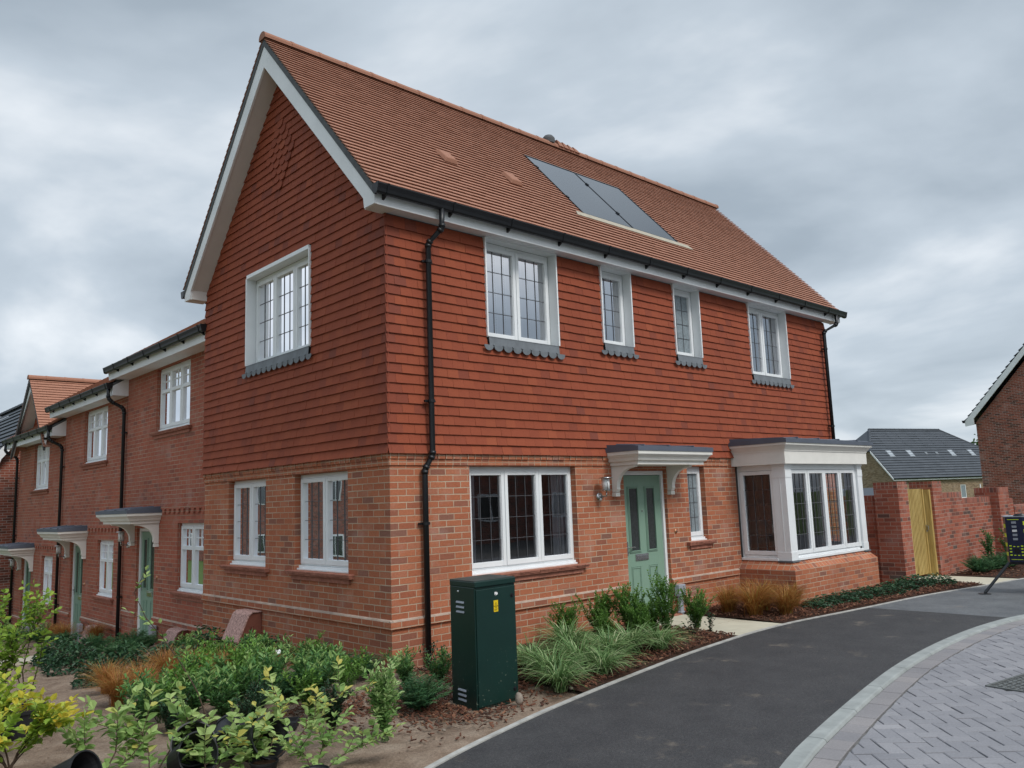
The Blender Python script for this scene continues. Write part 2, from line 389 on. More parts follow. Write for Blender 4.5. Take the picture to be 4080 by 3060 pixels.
def thing(name, label, cat, loc=(0, 0, 0), group=None):
    o = bpy.data.objects.new(name, None); COL.objects.link(o); o.location = loc; o.empty_display_size = .2
    ORG[o.name] = Vector(loc); return tag(o, label, cat, group)
def copy_tree(o, parent=None):
    c = o.copy(); COL.objects.link(c)
    if parent is not None: c.parent = parent
    for ch in list(o.children): copy_tree(ch, c)
    return c
W_ = lambda x, y, z: Vector((x, y, z))                 # world box mapping
FF = lambda s, d, z: Vector((s, -d, z))                # long front, facing -y
FG = lambda s, d, z: Vector((-d, s, z))                # gable side, facing -x
FN = lambda s, d, z: Vector((.3-d, s, z))              # terrace front
def inv(lst, lo, hi):                                  # free intervals between blocked ones
    out = []; c = lo
    for a, b in sorted(lst):
        if a > c: out.append((c, min(a, hi)))
        c = max(c, b)
    if c < hi: out.append((c, hi))
    return [(a, b) for a, b in out if b-a > .004]
def wallgrid(mb, F, s0, s1, z0, z1, holes, depth=.1, d=0.0):
    S = sorted({s0, s1, *[h[k] for h in holes for k in (0, 1)]}); Z = sorted({z0, z1, *[h[k] for h in holes for k in (2, 3)]})
    S = [q for q in S if s0 <= q <= s1]; Z = [q for q in Z if z0 <= q <= z1]
    for a, b in zip(S, S[1:]):
        for c, e in zip(Z, Z[1:]):
            m1, m2 = (a+b)/2, (c+e)/2
            if any(h[0] < m1 < h[1] and h[2] < m2 < h[3] for h in holes): continue
            mb.face([F(a, d, c), F(b, d, c), F(b, d, e), F(a, d, e)])
    for a, b, c, e in holes:
        c_ = max(c, z0); e_ = min(e, z1)
        mb.face([F(a, d, c_), F(a, d-depth, c_), F(a, d-depth, e_), F(a, d, e_)])
        mb.face([F(b, d, c_), F(b, d-depth, c_), F(b, d-depth, e_), F(b, d, e_)])
        mb.face([F(a, d, e_), F(b, d, e_), F(b, d-depth, e_), F(a, d-depth, e_)])
        mb.face([F(a, d, c_), F(b, d, c_), F(b, d-depth, c_), F(a, d-depth, c_)])
# ================================================================ house components
def frustum(mb, F, s0, s1, dm, z0, z1, a0, a1, tone=.5):     # slab against the wall, grows outward from a0 to a1
    mb.hexa([F(s0-a0, 0, z0), F(s1+a0, 0, z0), F(s1+a0, dm+a0, z0), F(s0-a0, dm+a0, z0),
             F(s0-a1, 0, z1), F(s1+a1, 0, z1), F(s1+a1, dm+a1, z1), F(s0-a1, dm+a1, z1)], tone)

def window(house, F, s0, s1, z0, z1, dep=.09, n=2, style='lead', sill='brick', inside='room', glass='glass', liner=0, label=None, vent=True, cill=True, fr=.045):
    f = MB(); o = fr; zc = z0 + (.055 if cill else 0)
    d0, d1 = -dep-.06, -dep
    if liner:                                                # white reveal boards of the tile-hung storey
        f.box(F, (s0-.012, -dep, z0), (s0+.012, liner, z1)); f.box(F, (s1-.012, -dep, z0), (s1+.012, liner, z1))
        f.box(F, (s0+.012, -dep, z1-.012), (s1-.012, liner, z1+(.045 if inside == 'curtains' and s0 < 3 else .008)))
        s0 += .012; s1 -= .012; z1 -= .012
    f.box(F, (s0, d0, zc), (s0+o, d1, z1)); f.box(F, (s1-o, d0, zc), (s1, d1, z1))
    f.box(F, (s0+o, d0, z1-o-.02), (s1-o, d1, z1)); f.box(F, (s0+o, d0, zc), (s1-o, d1, zc+o*.7))
    a0, a1, b0, b1 = s0+o*.6, s1-o*.6, zc+o*.5, z1-o*.75-.02
    wd = (a1-a0)/n; t = .052; panes = []
    for k in range(n):
        p0, p1 = a0+k*wd+.003, a0+(k+1)*wd-.003
        e0, e1 = -dep-.05, -dep+.016+.003*(k % 2)
        f.box(F, (p0, e0, b0), (p0+t, e1, b1)); f.box(F, (p1-t, e0, b0), (p1, e1, b1))
        f.box(F, (p0+t, e0, b0), (p1-t, e1-.002, b0+t+.01)); f.box(F, (p0+t, e0, b1-t), (p1-t, e1-.002, b1))
        panes.append((p0+t, p1-t, b0+t+.01, b1-t))
        for g in ((p0+t, p0+t+.008), (p1-t-.008, p1-t)): f.box(F, (g[0], e0, b0+t+.01), (g[1], e1-.012, b1-t))
        if style == 'georgian':
            zt = b1-(b1-b0)*.36
            f.box(F, (p0+t, e0, zt-.032), (p1-t, e1-.002, zt+.032))
    w = f.build('window', M['white'], house, bevel=.004)
    if label: w['label'] = label
    g = MB()
    for a, b, c, e in panes: g.face([F(a, -dep-.022, c), F(b, -dep-.022, c), F(b, -dep-.022, e), F(a, -dep-.022, e)])
    g.build('glass', M[glass], w, recalc=False)
    l = MB()
    for a, b, c, e in panes:
        if style == 'lead':
            q = .0030; W = b-a; nv = 2 if W > .2 else 1
            for k in range(1, 4):
                z = c+(e-c)*k/4; l.box(F, (a, -dep-.024, z-q), (b, -dep-.014, z+q))
            for k in range(1, nv+1):
                s = a+W*k/(nv+1); l.box(F, (s-q, -dep-.024, c), (s+q, -dep-.0145, e))
                if nv == 2:
                    s += .055; l.box(F, (s-q*.7, -dep-.045, c), (s+q*.7, -dep-.040, e))  # offset dark bar stands in for the lead's reflection in the double pane
            for k in range(1, 4):
                z = c+(e-c)*k/4+.022
                if nv == 2: l.box(F, (a, -dep-.045, z-q*.6), (b, -dep-.040, z+q*.6))  # reflections of the horizontal leads, built as dark bars too
        else:
            zt = b1-(b1-b0)*.36; q = .010; z = (zt+.032+e)/2
            l.box(F, (a, -dep-.03, z-q), (b, -dep-.010, z+q)); s = (a+b)/2; l.box(F, (s-q, -dep-.03, zt+.032), (s+q, -dep-.0105, e))
    l.build('leading_and_reflection' if style == 'lead' else 'glazing_bar', M['lead_and_refl' if style == 'lead' else 'white'], w)
    if cill:
        c_ = MB(); c_.box(F, (s0, -dep-.05, z0+.022), (s1, -dep+.030, z0+.053)); c_.box(F, (s0-.0, -dep-.05, z0), (s1, -dep+.06, z0+.022))
        c_.build('cill', M['white'], w, bevel=.004)
    if vent:
        v = MB(); m_ = (s0+s1)/2; v.box(F, (m_-.16, -dep, z1-o*.8), (m_+.16, -dep+.014, z1-o*.8+.02)); v.build('trickle_vent', M['white'], w, bevel=.004)
    if sill == 'brick':                                      # creasing-tile sill in stepped courses
        b_ = MB(); r = random.Random(int(s0*100))
        for j, (zz, dd, ex) in enumerate(((z0-.018, .075, .13), (z0-.036, .068, .125), (z0-.054, .058, .12))):
            s = s0-ex
            while s < s1+ex-.01:
                e = min(s+.17, s1+ex); b_.box(F, (s+.0015, -.02 if j else -dep+.03, zz), (e-.0015, dd+r.uniform(-.003, .003), zz+.0155), r.random()); s = e
        b_.box(F, (s0-.05, 0, z0-.115), (s1+.05, .022, z0-.056), .5)
        b_.build('brick_sill', M['sillbrick'], w)
    if sill == 'apron':                                      # scalloped lead apron lying over the tiles
        a_ = MB(); d = .066; zt, zb = z0-.002, z0-.135
        a_.box(F, (s0, -dep+.03, z0-.012), (s1, .055, z0-.002))
        nsc = max(3, round((s1-s0+.2)/.155)); ws = (s1-s0+.2)/nsc
        a_.hexa([F(s0, d-.006, zb), F(s1, d-.006, zb), F(s1, d, zb), F(s0, d, zb), F(s0, .045, zt), F(s1, .045, zt), F(s1, .051, zt), F(s0, .051, zt)])
        for k in range(nsc):
            c = s0-.1+ws*(k+.5); pr = [(c-ws*.47, zb+.02)]+[(c+ws*.47*math.cos(an), zb+.012-ws*.47*.85*math.sin(an)) for an in [math.pi-math.pi*i/8 for i in range(9)]]+[(c+ws*.47, zb+.02)]
            a_.prism_d(F, pr, d-.002, d+.004)
            if k: a_.tube([F(c-ws/2-.012, d+.004, zb+.022), F(c-ws/2+.012, d+.006, zb+.018)], .008, 6)
        a_.build('lead_apron', M['lead'], w)
    if inside:
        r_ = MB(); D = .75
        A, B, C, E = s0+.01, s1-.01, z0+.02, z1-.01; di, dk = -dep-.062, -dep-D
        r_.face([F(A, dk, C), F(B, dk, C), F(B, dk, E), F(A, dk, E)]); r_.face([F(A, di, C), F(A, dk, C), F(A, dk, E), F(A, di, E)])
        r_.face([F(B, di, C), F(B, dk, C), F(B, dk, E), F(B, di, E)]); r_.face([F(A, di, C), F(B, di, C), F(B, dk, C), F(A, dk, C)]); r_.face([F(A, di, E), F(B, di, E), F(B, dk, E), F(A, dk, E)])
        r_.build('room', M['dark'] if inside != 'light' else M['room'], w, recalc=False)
        if inside in ('curtains', 'blind'):
            rngs = [(A+.02, B-.02)] if inside == 'blind' else [(A+.02, A+(B-A)*(.24 if glass == 'glass_up' else .10)), (B-(B-A)*(.24 if glass == 'glass_up' else .16), B-.02)]
            for (p, q) in rngs:
                k_ = MB(); ns = max(4, int((q-p)/.018)); amp = .004 if inside == 'blind' else .018
                pts = [(p+(q-p)*i/ns, -dep-.085-amp*math.sin(i*1.15)-amp*.5*math.sin(i*.47)) for i in range(ns+1)]
                for (u, du), (v, dv) in zip(pts, pts[1:]): k_.face([F(u, du, C), F(v, dv, C), F(v, dv, E), F(u, du, E)])
                k_.build('blind' if inside == 'blind' else 'curtain', M['curtain'], w, recalc=False, smooth=True)
    return w

def door(house, F, s0, s1, z0, z1, flip=1):
    f = MB(); o = .05; D = .05
    f.box(F, (s0, -D-.07, z0), (s0+o, -D, z1)); f.box(F, (s1-o, -D-.07, z0), (s1, -D, z1)); f.box(F, (s0+o, -D-.07, z1-o-.01), (s1-o, -D, z1))
    l0, l1, zb, zt = s0+o+.004, s1-o-.004, z0+.045, z1-o-.016; dl = -D-.03
    lf = MB(); W = l1-l0; H = zt-zb
    g1 = (l0+W*.145, l0+W*.345); g2 = (l0+W*.575, l0+W*.775) if flip > 0 else (l0+W*.655, l0+W*.855)
    g1 = (l0+W*.15, l0+W*.36); g2 = (l0+W*.60, l0+W*.80)
    gz = (z0+.99, z0+1.88); pz = (z0+.17, z0+.75)
    lf.box(F, (l0, dl-.04, zb), (l1, dl, zt))
    gl = MB()
    for a, b in (g1, g2):
        gl.box(F, (a, dl-.001, gz[0]), (b, dl+.003, gz[1]))
        for r, th in ((.034, .012), (.018, .020)):
            for q in (((a-r, gz[0]-r), (a-r+.014, gz[1]+r)), ((b+r-.014, gz[0]-r), (b+r, gz[1]+r)), ((a-r+.014, gz[0]-r), (b+r-.014, gz[0]-r+.014)), ((a-r+.014, gz[1]+r-.014), (b+r-.014, gz[1]+r))):
                lf.box(F, (q[0][0], dl, q[0][1]), (q[1][0], dl+th, q[1][1]))
        for r, th in ((.016, .006), (-.006, .009)):
            for q in (((a-r, pz[0]-r), (a-r+.010, pz[1]+r)), ((b+r-.010, pz[0]-r), (b+r, pz[1]+r)), ((a-r+.010, pz[0]-r), (b+r-.010, pz[0]-r+.010)), ((a-r+.010, pz[1]+r-.010), (b+r-.010, pz[1]+r))):
                lf.box(F, (q[0][0], dl, q[0][1]), (q[1][0], dl+th, q[1][1]))
    dr = lf.build('door', M['door'], house, bevel=.003)
    f.build('door_frame', M['white'], dr, bevel=.004)
    gl.build('glass', M['glass_door'], dr)
    lb = MB(); m_ = l0+W*.40; lb.box(F, (m_-.14, dl, z0+.84), (m_+.16, dl+.012, z0+.935)); lb.box(F, (m_-.115, dl+.012, z0+.858), (m_+.135, dl+.018, z0+.917))
    lb.build('letterbox', M['steel'], dr, bevel=.003)
    h = MB(); hs = l0+.045 if flip > 0 else l1-.045; sg = 1 if flip > 0 else -1
    h.box(F, (hs-.015, dl, z0+.93), (hs+.015, dl+.010, z0+1.12)); h.tube([F(hs, dl+.005, z0+1.04), F(hs, dl+.055, z0+1.04), F(hs+sg*.03, dl+.06, z0+1.04), F(hs+sg*.12, dl+.055, z0+1.04)], .009, 8)
    h.lathe(F((g1[1]+g2[0])/2, dl, z0+1.55), [(0, .008), (.012, .008), (.014, 0)], 10, axis=F(0, 1, 0)-F(0, 0, 0))
    h.build('handle', M['steel'], dr, smooth=False)
    t = MB(); t.box(F, (s0, -D-.07, z0), (s1, -D+.03, z0+.042)); t.build('threshold', M['steel'], dr)
    b = MB(); b.face([F(s0, -D-.075, z0), F(s1, -D-.075, z0), F(s1, -D-.075, z1), F(s0, -D-.075, z1)]); b.build('backing', M['dark'], dr, recalc=False)
    return dr

def canopy(house, F, s0, s1, z, dm=.5):
    m = MB(); frustum(m, F, s0+.09, s1-.09, dm-.09, z, z+.045, 0, 0)
    prof = [(0, .0), (.15, .025), (.38, .032), (.62, .045), (.85, .068), (1, .075)]
    for (t0, a0), (t1, a1) in zip(prof, prof[1:]): frustum(m, F, s0+.09, s1-.09, dm-.09, z+.045+t0*.095, z+.045+t1*.095, a0+.012, a1+.012)
    frustum(m, F, s0, s1, dm, z+.14, z+.185, .01, .012)
    c = m.build('canopy', M['stonewhite'], house)
    r = MB(); frustum(r, F, s0, s1, dm, z+.185, z+.25, .022, .024); r.prism(F, [(0, z+.25), (dm-.02, z+.25), (dm-.06, z+.262), (0, z+.30)], s0, s1)
    for k in range(3):
        a = s0+(s1-s0)*(k+.25)/3; r.tube([F(a, .1, z+.30), F(a, dm, z+.262)], .012, 6)
    r.build('canopy_roof', M['canopyroof'], c)
    for s in (s0+.12, s1-.34):
        b = MB(); P = [(0, z-.37), (0, z), (.44, z), (.42, z-.02)]
        for i in range(9):
            an = math.pi/2*i/8; P.append((.42-.33*math.sin(an)*1.0, z-.03-.27*(1-math.cos(an))))
        P += [(.095, z-.33), (.07, z-.37)]
        b.prism(F, P, s, s+.075); b.box(F, (s-.008, 0, z-.43), (s+.083, .075, z-.375)); b.lathe(F(s+.037, .076, z-.40), [(.012, 0), (.012, .004), (0, .004)], 8, axis=F(0, 1, 0)-F(0, 0, 0))
        b.build('bracket', M['stonewhite'], c, bevel=.004)
    return c

def wall_light(house, F, s, z, lab=None):
    l = MB(); l.lathe(F(s+.02, 0, z-.12), [(.0, .03), (.052, .026), (.058, .0)], 18, axis=F(0, 1, 0)-F(0, 0, 0))
    l.tube([F(s+.02, .02, z-.12), F(s-.0, .16, z-.12), F(s-.0, .16, z-.05)], .011, 8)
    l.lathe(F(s, .16, z-.05), [(.0, 0), (.05, 0), (.062, .012), (.062, .02)], 18)
    l.lathe(F(s, .16, z+.13), [(.062, 0), (.095, .0), (.09, .012), (.02, .024), (0, .026)], 22)
    for k in range(3):
        an = k*2.1; c = F(s, .16, z); l.tube([c+Vector((.058*math.cos(an), .058*math.sin(an), -.04)), c+Vector((.058*math.cos(an), .058*math.sin(an), .135))], .004, 5)
    o = l.build('wall_light', M['steel'], house, smooth=True)
    g = MB(); g.lathe(F(s, .16, z-.03), [(0, 0), (.05, 0), (.05, .155), (0, .158)], 18); g.build('lamp_shade', M['lampglass'], o, smooth=True)
    k = MB(); k.lathe(F(s+.02, .03, z-.155), [(0, .02), (.014, .014), (.018, 0)], 10, axis=F(0, 1, 0)-F(0, 0, 0)); k.build('sensor', M['lampglass'], o, smooth=True)
    return o
def doorbell(house, F, s, z):
    l = MB(); l.lathe(F(s, 0, z), [(0, .02), (.02, .02), (.033, .010), (.036, 0)], 16, axis=F(0, 1, 0)-F(0, 0, 0))
    o = l.build('doorbell', M['copper'], house, smooth=True); k = MB(); k.lathe(F(s, .018, z), [(0, .008), (.010, .006), (.012, 0)], 10, axis=F(0, 1, 0)-F(0, 0, 0)); k.build('button', M['steel'], o)
def meter_post(house, F, s, zb, h=.42):
    l = MB(); l.box(F, (s-.085, .03, zb+h-.17), (s+.085, .12, zb+h)); l.box(F, (s-.035, .04, zb-.1), (s+.035, .10, zb+h-.17)); l.box(F, (s-.05, .035, zb+.02), (s+.05, .11, zb+.05))
    l.build('socket_box', M['greyplastic'], house, bevel=.012)
def gas_box(house, F, s0, s1, zt, zb):
    b = MB(); P = [(0, zt), (.14, zt), (.19, zt-.03), (.33, zt-.33), (.345, zt-.36), (.32, zt-.37), (.30, zb), (0, zb)]
    b.prism(F, P, s0, s1); o = b.build('gas_meter_box', M['meter'], house, bevel=.006)
    l = MB(); Q = [(0, zt+.012), (.145, zt+.012), (.2, zt-.022), (.355, zt-.355), (.345, zt-.372), (.335, zt-.36), (.188, zt-.035), (.14, zt+.001), (0, zt+.001)]
    l.prism(F, Q, s0-.02, s1+.02); l.build('lid', M['spill'], o)
    p = MB(); p.tube([F(s0-.035, .15, zt-.16), F(s0-.03, .15, zt-.42), F(s0-.03, .02, zt-.43)], .014, 8); p.build('pipe', M['meter'], o)

def gutter(house, F, s0, s1, z, d, brk=.95, ends=True):
    g = MB(); P = [(0, 0), (0, -.06), (.02, -.085), (.05, -.10), (.085, -.10), (.10, -.085), (.108, -.05), (.118, -.02), (.125, 0), (.125, .012), (.112, .012), (.106, -.015), (.094, -.05), (.086, -.078), (.052, -.088), (.03, -.078), (.012, -.055), (.012, 0)]
    g.prism(F, [(d+a, z+b) for a, b in P], s0, s1)
    if ends:
        for s in (s0-.012, s1): g.prism(F, [(d-.0+a, z+b) for a, b in [(0, .014), (0, -.066), (.02, -.092), (.05, -.107), (.088, -.107), (.106, -.088), (.116, -.05), (.13, .014)]], s, s+.012)
    o = g.build('gutter', M['black'], house)
    b = MB(); s = s0+.12; Q = [(0, .014), (0, -.066), (.02, -.092), (.05, -.107), (.088, -.107), (.106, -.088), (.116, -.05), (.134, .016)]
    while s < s1-.05:
        b = MB(); b.prism(F, [(d+a, z+c) for a, c in Q], s, s+.028); b.prism(F, [(d-.0, z-.06), (d+.04, z-.1), (d+.05, z-.11), (d+.02, z-.13), (d-.0, z-.14)], s, s+.028); s += brk
        b.build('gutter_bracket', M['black'], o)
    return o
def downpipe(house, F, pts, clips, r=.034):
    p = MB(); P = [F(*q) for q in pts]; p.tube(P, r, 12)
    for a, b, q in zip(P, P[1:], P[2:]):
        if (b-a).normalized().dot((q-b).normalized()) < .98:
            u = (a-b).normalized(); v = (q-b).normalized(); p.tube([b+u*.05, b+u*.01], r*1.2, 12); p.tube([b+v*.01, b+v*.05], r*1.2, 12)
    o = p.build('downpipe', M['black'], house, smooth=True)
    for s, d, z in clips:
        c = MB(); c.tube([F(s, d, z-.018), F(s, d, z+.018)], r*1.25, 12); c.box(F, (s-.075, d-.05, z-.012), (s+.075, d-.02, z+.012)); c.build('pipe_clip', M['black'], o)
    return o

def hang_tiles(house, F, z0, rows, g, iv, club=None, tw=.166, name='tile_hanging', kick=True, corner=None, seed=3):
    mb = MB(); r = random.Random(seed)
    for k in range(rows):
        zb = z0+k*g; kd = (.022, .010, .004)[k] if kick and k < 3 else 0
        for a, b in iv(zb+g*.55):
            nfirst = a+((k % 2)*tw/2-(a % tw)) % tw
            cuts = [a]+[nfirst+i*tw for i in range(int((b-nfirst)/tw)+2) if a+.02 < nfirst+i*tw < b-.02]+[b]
            for p, q in zip(cuts, cuts[1:]):
                if q-p < .012: continue
                j = r.uniform(-.003, .003); dj = r.uniform(-.002, .003); th = .014; tn = min(1, max(0, r.gauss(.54, .12))) if r.random() > .045 else r.uniform(.05, .2)
                if corner and (corner(p, q)): tn = r.uniform(.08, .32)
                d_b = .038+kd+dj; d_t = .017; zt = zb+g+.03; p_, q_ = p+.0010, q-.0010
                if club and club((p+q)/2, zb+g/2):
                    m_ = (p+q)/2; hw = (q_-p_)/2; prof = [(p_, zt)]+[(m_-hw*math.cos(an), zb+j-.012+hw*.72*(1-math.sin(an))) for an in [math.pi*i/8 for i in range(9)]]+[(q_, zt)]
                    fr = []; bk = []
                    for (s, z) in prof:
                        dd = d_b+(d_t-d_b)*(z-zb)/(zt-zb)+.012; fr.append(F(s, dd, z)); bk.append(F(s, dd-th-.006, z))
                    mb.face(fr, tn)
                    for i in range(len(fr)-1): mb.face([fr[i], fr[i+1], bk[i+1], bk[i]], tn*.6)
                    continue
                mb.hexa([F(p_, d_b-th, zb+j), F(q_, d_b-th, zb+j*.5), F(q_, d_b, zb+j*.5), F(p_, d_b, zb+j), F(p_, d_t-th, zt), F(q_, d_t-th, zt), F(q_, d_t, zt), F(p_, d_t, zt)], tn)
    return mb.build(name, M['hang'], house, recalc=True)

def roof_tiles(house, O, U, V, length, rng_, g=.1, tw=.166, m='rooftile', name='roof', th=.012, parent=None, seed=5):
    mb = MB(); r = random.Random(seed); O = Vector(O); U = Vector(U).normalized(); V = Vector(V).normalized(); Nn = U.cross(V).normalized()
    if Nn.z < 0: Nn = -Nn
    P = lambda u, t, n: O+U*u+V*t+Nn*n
    for k in range(int(length/g)+1):
        t0 = k*g; t1 = min(t0+g+.03, length+.02)
        for a, b in rng_(t0+g*.5):
            s = a-(k % 2)*tw/2
            while s < b:
                p, q = max(s, a), min(s+tw, b); s += tw
                if q-p < .01: continue
                j = r.uniform(-.002, .002); hb = th*2.25+r.uniform(-.001, .002); tn = min(1, max(0, r.gauss(.5, .11)))
                mb.hexa([P(p+.0006, t0+j, hb-th), P(q-.001, t0+j, hb-th), P(q-.001, t0+j, hb), P(p+.0006, t0+j, hb), P(p+.001, t1, -th*.6), P(q-.001, t1, -th*.6), P(q-.001, t1, 0.001), P(p+.001, t1, .001)], tn)
    return mb.build(name, M[m], house if parent is None else parent)
def ridge(parent, A, B, r=.105, step=.45, m='rooftile', name='ridge'):
    mb = MB(); A = Vector(A); B = Vector(B); L = (B-A).length; d = (B-A)/L; up = Vector((0, 0, 1)); sd = d.cross(up).normalized(); n = max(1, round(L/step)); rr = random.Random(9)
    for k in range(n):
        for (t0, t1, r0, r1) in ((k/n*L, (k+1)/n*L-.035, r, r*.985), ((k+1)/n*L-.035, (k+1)/n*L+.008, r*1.05, r*1.06)):
            i = len(mb.v)
            for t, q in ((t0, r0), (t1, r1)):
                for s in range(9):
                    an = math.pi*(s/8*1.16-.08); mb.v.append(tuple(A+d*t+sd*math.cos(an)*q+up*(math.sin(an)*q*.92)))
            tn = rr.random()
            for s in range(8): mb.f.append((i+s, i+s+1, i+s+10, i+s+9)); mb.t.append(tn*.35); mb.uv.append(None)
            mb.f.append(tuple(range(i, i+9))); mb.f.append(tuple(range(i+9, i+18))); mb.t += [tn*.3]*2; mb.uv += [None]*2
    return mb.build(name, M[m], parent, smooth=False)
def text_mesh(txt, size, F, s, d, z, m, parent, name='lettering', bold=0.0, flip=1):
    cu = bpy.data.curves.new(name, 'FONT'); cu.body = txt; cu.size = size; cu.align_x = 'CENTER'; cu.extrude = .0008; cu.offset = bold
    o = bpy.data.objects.new(name, cu); COL.objects.link(o); bpy.context.view_layer.update()
    me = bpy.data.meshes.new_from_object(o.evaluated_get(bpy.context.evaluated_depsgraph_get())); bpy.data.objects.remove(o)
    mb = MB(); mb.v = [tuple(F(s+flip*v.co.x, d+v.co.z, z+v.co.y)) for v in me.vertices]; mb.f = [tuple(p.vertices) for p in me.polygons]; mb.t = [.5]*len(mb.f); mb.uv = [None]*len(mb.f)
    return mb.build(name, m, parent)

# ================================================================ the corner house
H = thing('brick_house', 'detached-looking corner house with red tile-hung upper storey, white bay window and green front door', 'house', (0, 0, 0))
LX, WY = 10.58, 5.10
f_holes = [(1.15, 3.02, .90, 2.20), (4.03, 5.03, -.05, 2.14), (5.59, 6.06, 1.04, 2.20)]
bay_hole = (6.97, 9.74, .62, 2.2)
g_holes = [(3.01, 4.22, .99, 2.20), (.88, 2.19, .99, 2.20)]
u_holes = [(1.48, 2.77, 3.836, 5.135), (3.71, 4.39, 3.985, 5.135), (5.47, 6.17, 3.985, 5.135), (7.70, 9.01, 3.845, 5.135)]
w3 = (1.71, 3.58, 3.845, 5.155)
wl = MB()
wallgrid(wl, FF, 0, LX, -.3, 2.36, f_holes+[bay_hole], .13)
wallgrid(wl, FG, 0, WY, -1.0, 2.36, g_holes, .13)
wl.face([(LX, 0, -.3), (LX, WY, -.3), (LX, WY, 5.2), (LX, 0, 5.2)]); wl.face([(0, WY, -1), (LX, WY, -1), (LX, WY, 5.2), (0, WY, 5.2)])
wl.face([(LX, 0, 5.2), (LX, WY, 5.2), (LX, 2.55, 8.05)])
wall = wl.build('wall', M['brick'], H, recalc=False)
uw = MB()
wallgrid(uw, FF, 0, LX, 2.36, 5.14, u_holes, .13); wallgrid(uw, FG, 0, WY, 2.36, 5.20, [w3], .13)
uw.face([FG(0, 0, 5.2), FG(WY, 0, 5.2), FG(2.55, 0, 8.02)])
uw.build('tile_backing', M['verge'], wall, recalc=False)
for F, a, b, hs in ((FF, -.03, LX, [(4.03, 5.03), (6.85, 9.86)]), (FG, -.03, WY, [])):
    for p, q in inv(hs, a, b):
        bd = MB(); bd.box(F, (p, -.01, .435), (q, .028, .507)); bd.build('plinth_band', M['brick'], wall)
pale = plain('pale_mortar', (.40, .31, .25), .95, .1, .2, 9)
for F, a, b, hs in ((FF, -.03, LX, [(4.03, 5.03), (6.85, 9.86)]), (FG, -.03, WY, [])):
    for p, q in inv(hs, a, b): ft = MB(); ft.prism(F, [(-.01, .507), (.027, .508), (.020, .522), (0, .532)], p, q); ft.build('mortar_fillet', pale, wall)
r = random.Random(4)
for F, a, b, hs in ((FF, -.02, LX, [(6.75, 9.9)]), (FG, -.02, WY, [])):
    for p, q in inv(hs, a, b):
        hd = MB(); hd.box(F, (p, -.01, 2.212), (q, .016, 2.278)); s = p
        while s < q:
            e = min(s+.112, q); dd = .030+r.uniform(-.004, .006); hd.box(F, (s+.004, -.01, 2.286), (e-.004, dd, 2.352)); s = e
        hd.box(F, (p, -.01, 2.278), (q, .022, 2.350))
        hd.build('dentil_course', M['header'], wall)
# tile hanging: front
GA = .1145; Z0 = 2.345
def iv_front(z):
    if z > 5.14: return []
    return inv([(h[0], h[1]) for h in u_holes if z > h[2]-.10], -.04, LX+.03)
def zsurf(y): return 5.397+1.105*((y if y < 2.55 else 5.10-y)+.197)
def iv_gab(z):
    lo, hi = -.035, WY+.03
    if z > 5.16:
        t = (z+.36-5.397)/1.105-.197; lo, hi = max(lo, t), min(hi, 5.10-t)
        if hi-lo < .05: return []
    return inv([(w3[0], w3[1])] if w3[2]-.10 < z < w3[3]+.05 else [], lo, hi)
th = hang_tiles(H, FF, Z0, 25, GA, iv_front, corner=lambda p, q: p < .06, seed=11)
hang_tiles(H, FG, Z0, 50, GA, iv_gab, club=lambda s, z: abs(s-2.60)/.43+abs(z-6.77)/.52 < 1, corner=lambda p, q: p < .06, seed=12, name='gable_tile_hanging')
rt = MB(); r = random.Random(8)
FR = lambda s, d, z: Vector((LX+d, s, z))
for k in range(24):
    zb = Z0+k*GA
    rt.hexa([FR(-.03, .03, zb), FR(1.5, .03, zb), FR(1.5, .045, zb), FR(-.03, .045, zb), FR(-.02, .005, zb+GA+.02), FR(1.5, .005, zb+GA+.02), FR(1.5, .02, zb+GA+.02), FR(-.02, .02, zb+GA+.02)], r.random())
rt.build('side_tile_hanging', M['hang'], H)
# windows
window(H, FF, *f_holes[0], n=3, inside='curtains', label='wide three-light window left of the green door')
window(H, FF, f_holes[2][0], f_holes[2][1], f_holes[2][2], f_holes[2][3], n=1, glass='glass_obs', vent=False, label='narrow obscured window right of the door')
window(H, FG, *g_holes[0], n=2, vent=False); wposter = window(H, FG, *g_holes[1], n=2, vent=False)
for i, (h, n, ins, gl) in enumerate(zip(u_holes, (2, 1, 1, 2), ('blind', 'blind', 'room', 'curtains'), ('glass_up', 'glass_up', 'glass_obs', 'glass_up'))):
    window(H, FF, *h, dep=.10, n=n, sill='apron', inside=ins, glass=gl, liner=.058, vent=n == 2, cill=False, label=['wide bedroom window under the eaves nearest the corner', None, None, None][i])
window(H, FG, *w3, dep=.10, n=3, sill='apron', inside='curtains', glass='glass_up', liner=.058, vent=False, cill=False, label='three-light window high in the tile-hung gable')
# poster in the right gable window
po = MB(); po.box(FG, (1.62, -.17, 1.20), (1.98, -.165, 1.70)); po = po.build('poster', M['ink'], wposter)
for tx, zz, sz in (('THIEVES', 1.60, .085), ('BEWARE', 1.515, .085)):
    text_mesh(tx, sz, FG, 1.80, -.163, zz, M['green_ink'], wposter, 'poster_lettering', flip=-1)
# door, canopy, light
door(H, FF, 4.03, 5.03, 0.0, 2.14); canopy(H, FF, 3.65, 5.40, 2.205, .60)
wall_light(H, FF, 3.46, 1.90); doorbell(H, FF, 5.20, 1.22); meter_post(H, FF, 5.12, 0.0, .44)
st = MB(); st.box(FF, (3.98, 0.0, -.06), (5.08, .12, .018)); st.build('door_step', M['sillbrick'], H)
gas_box(H, FG, 3.10, 3.55, .40, -.5)
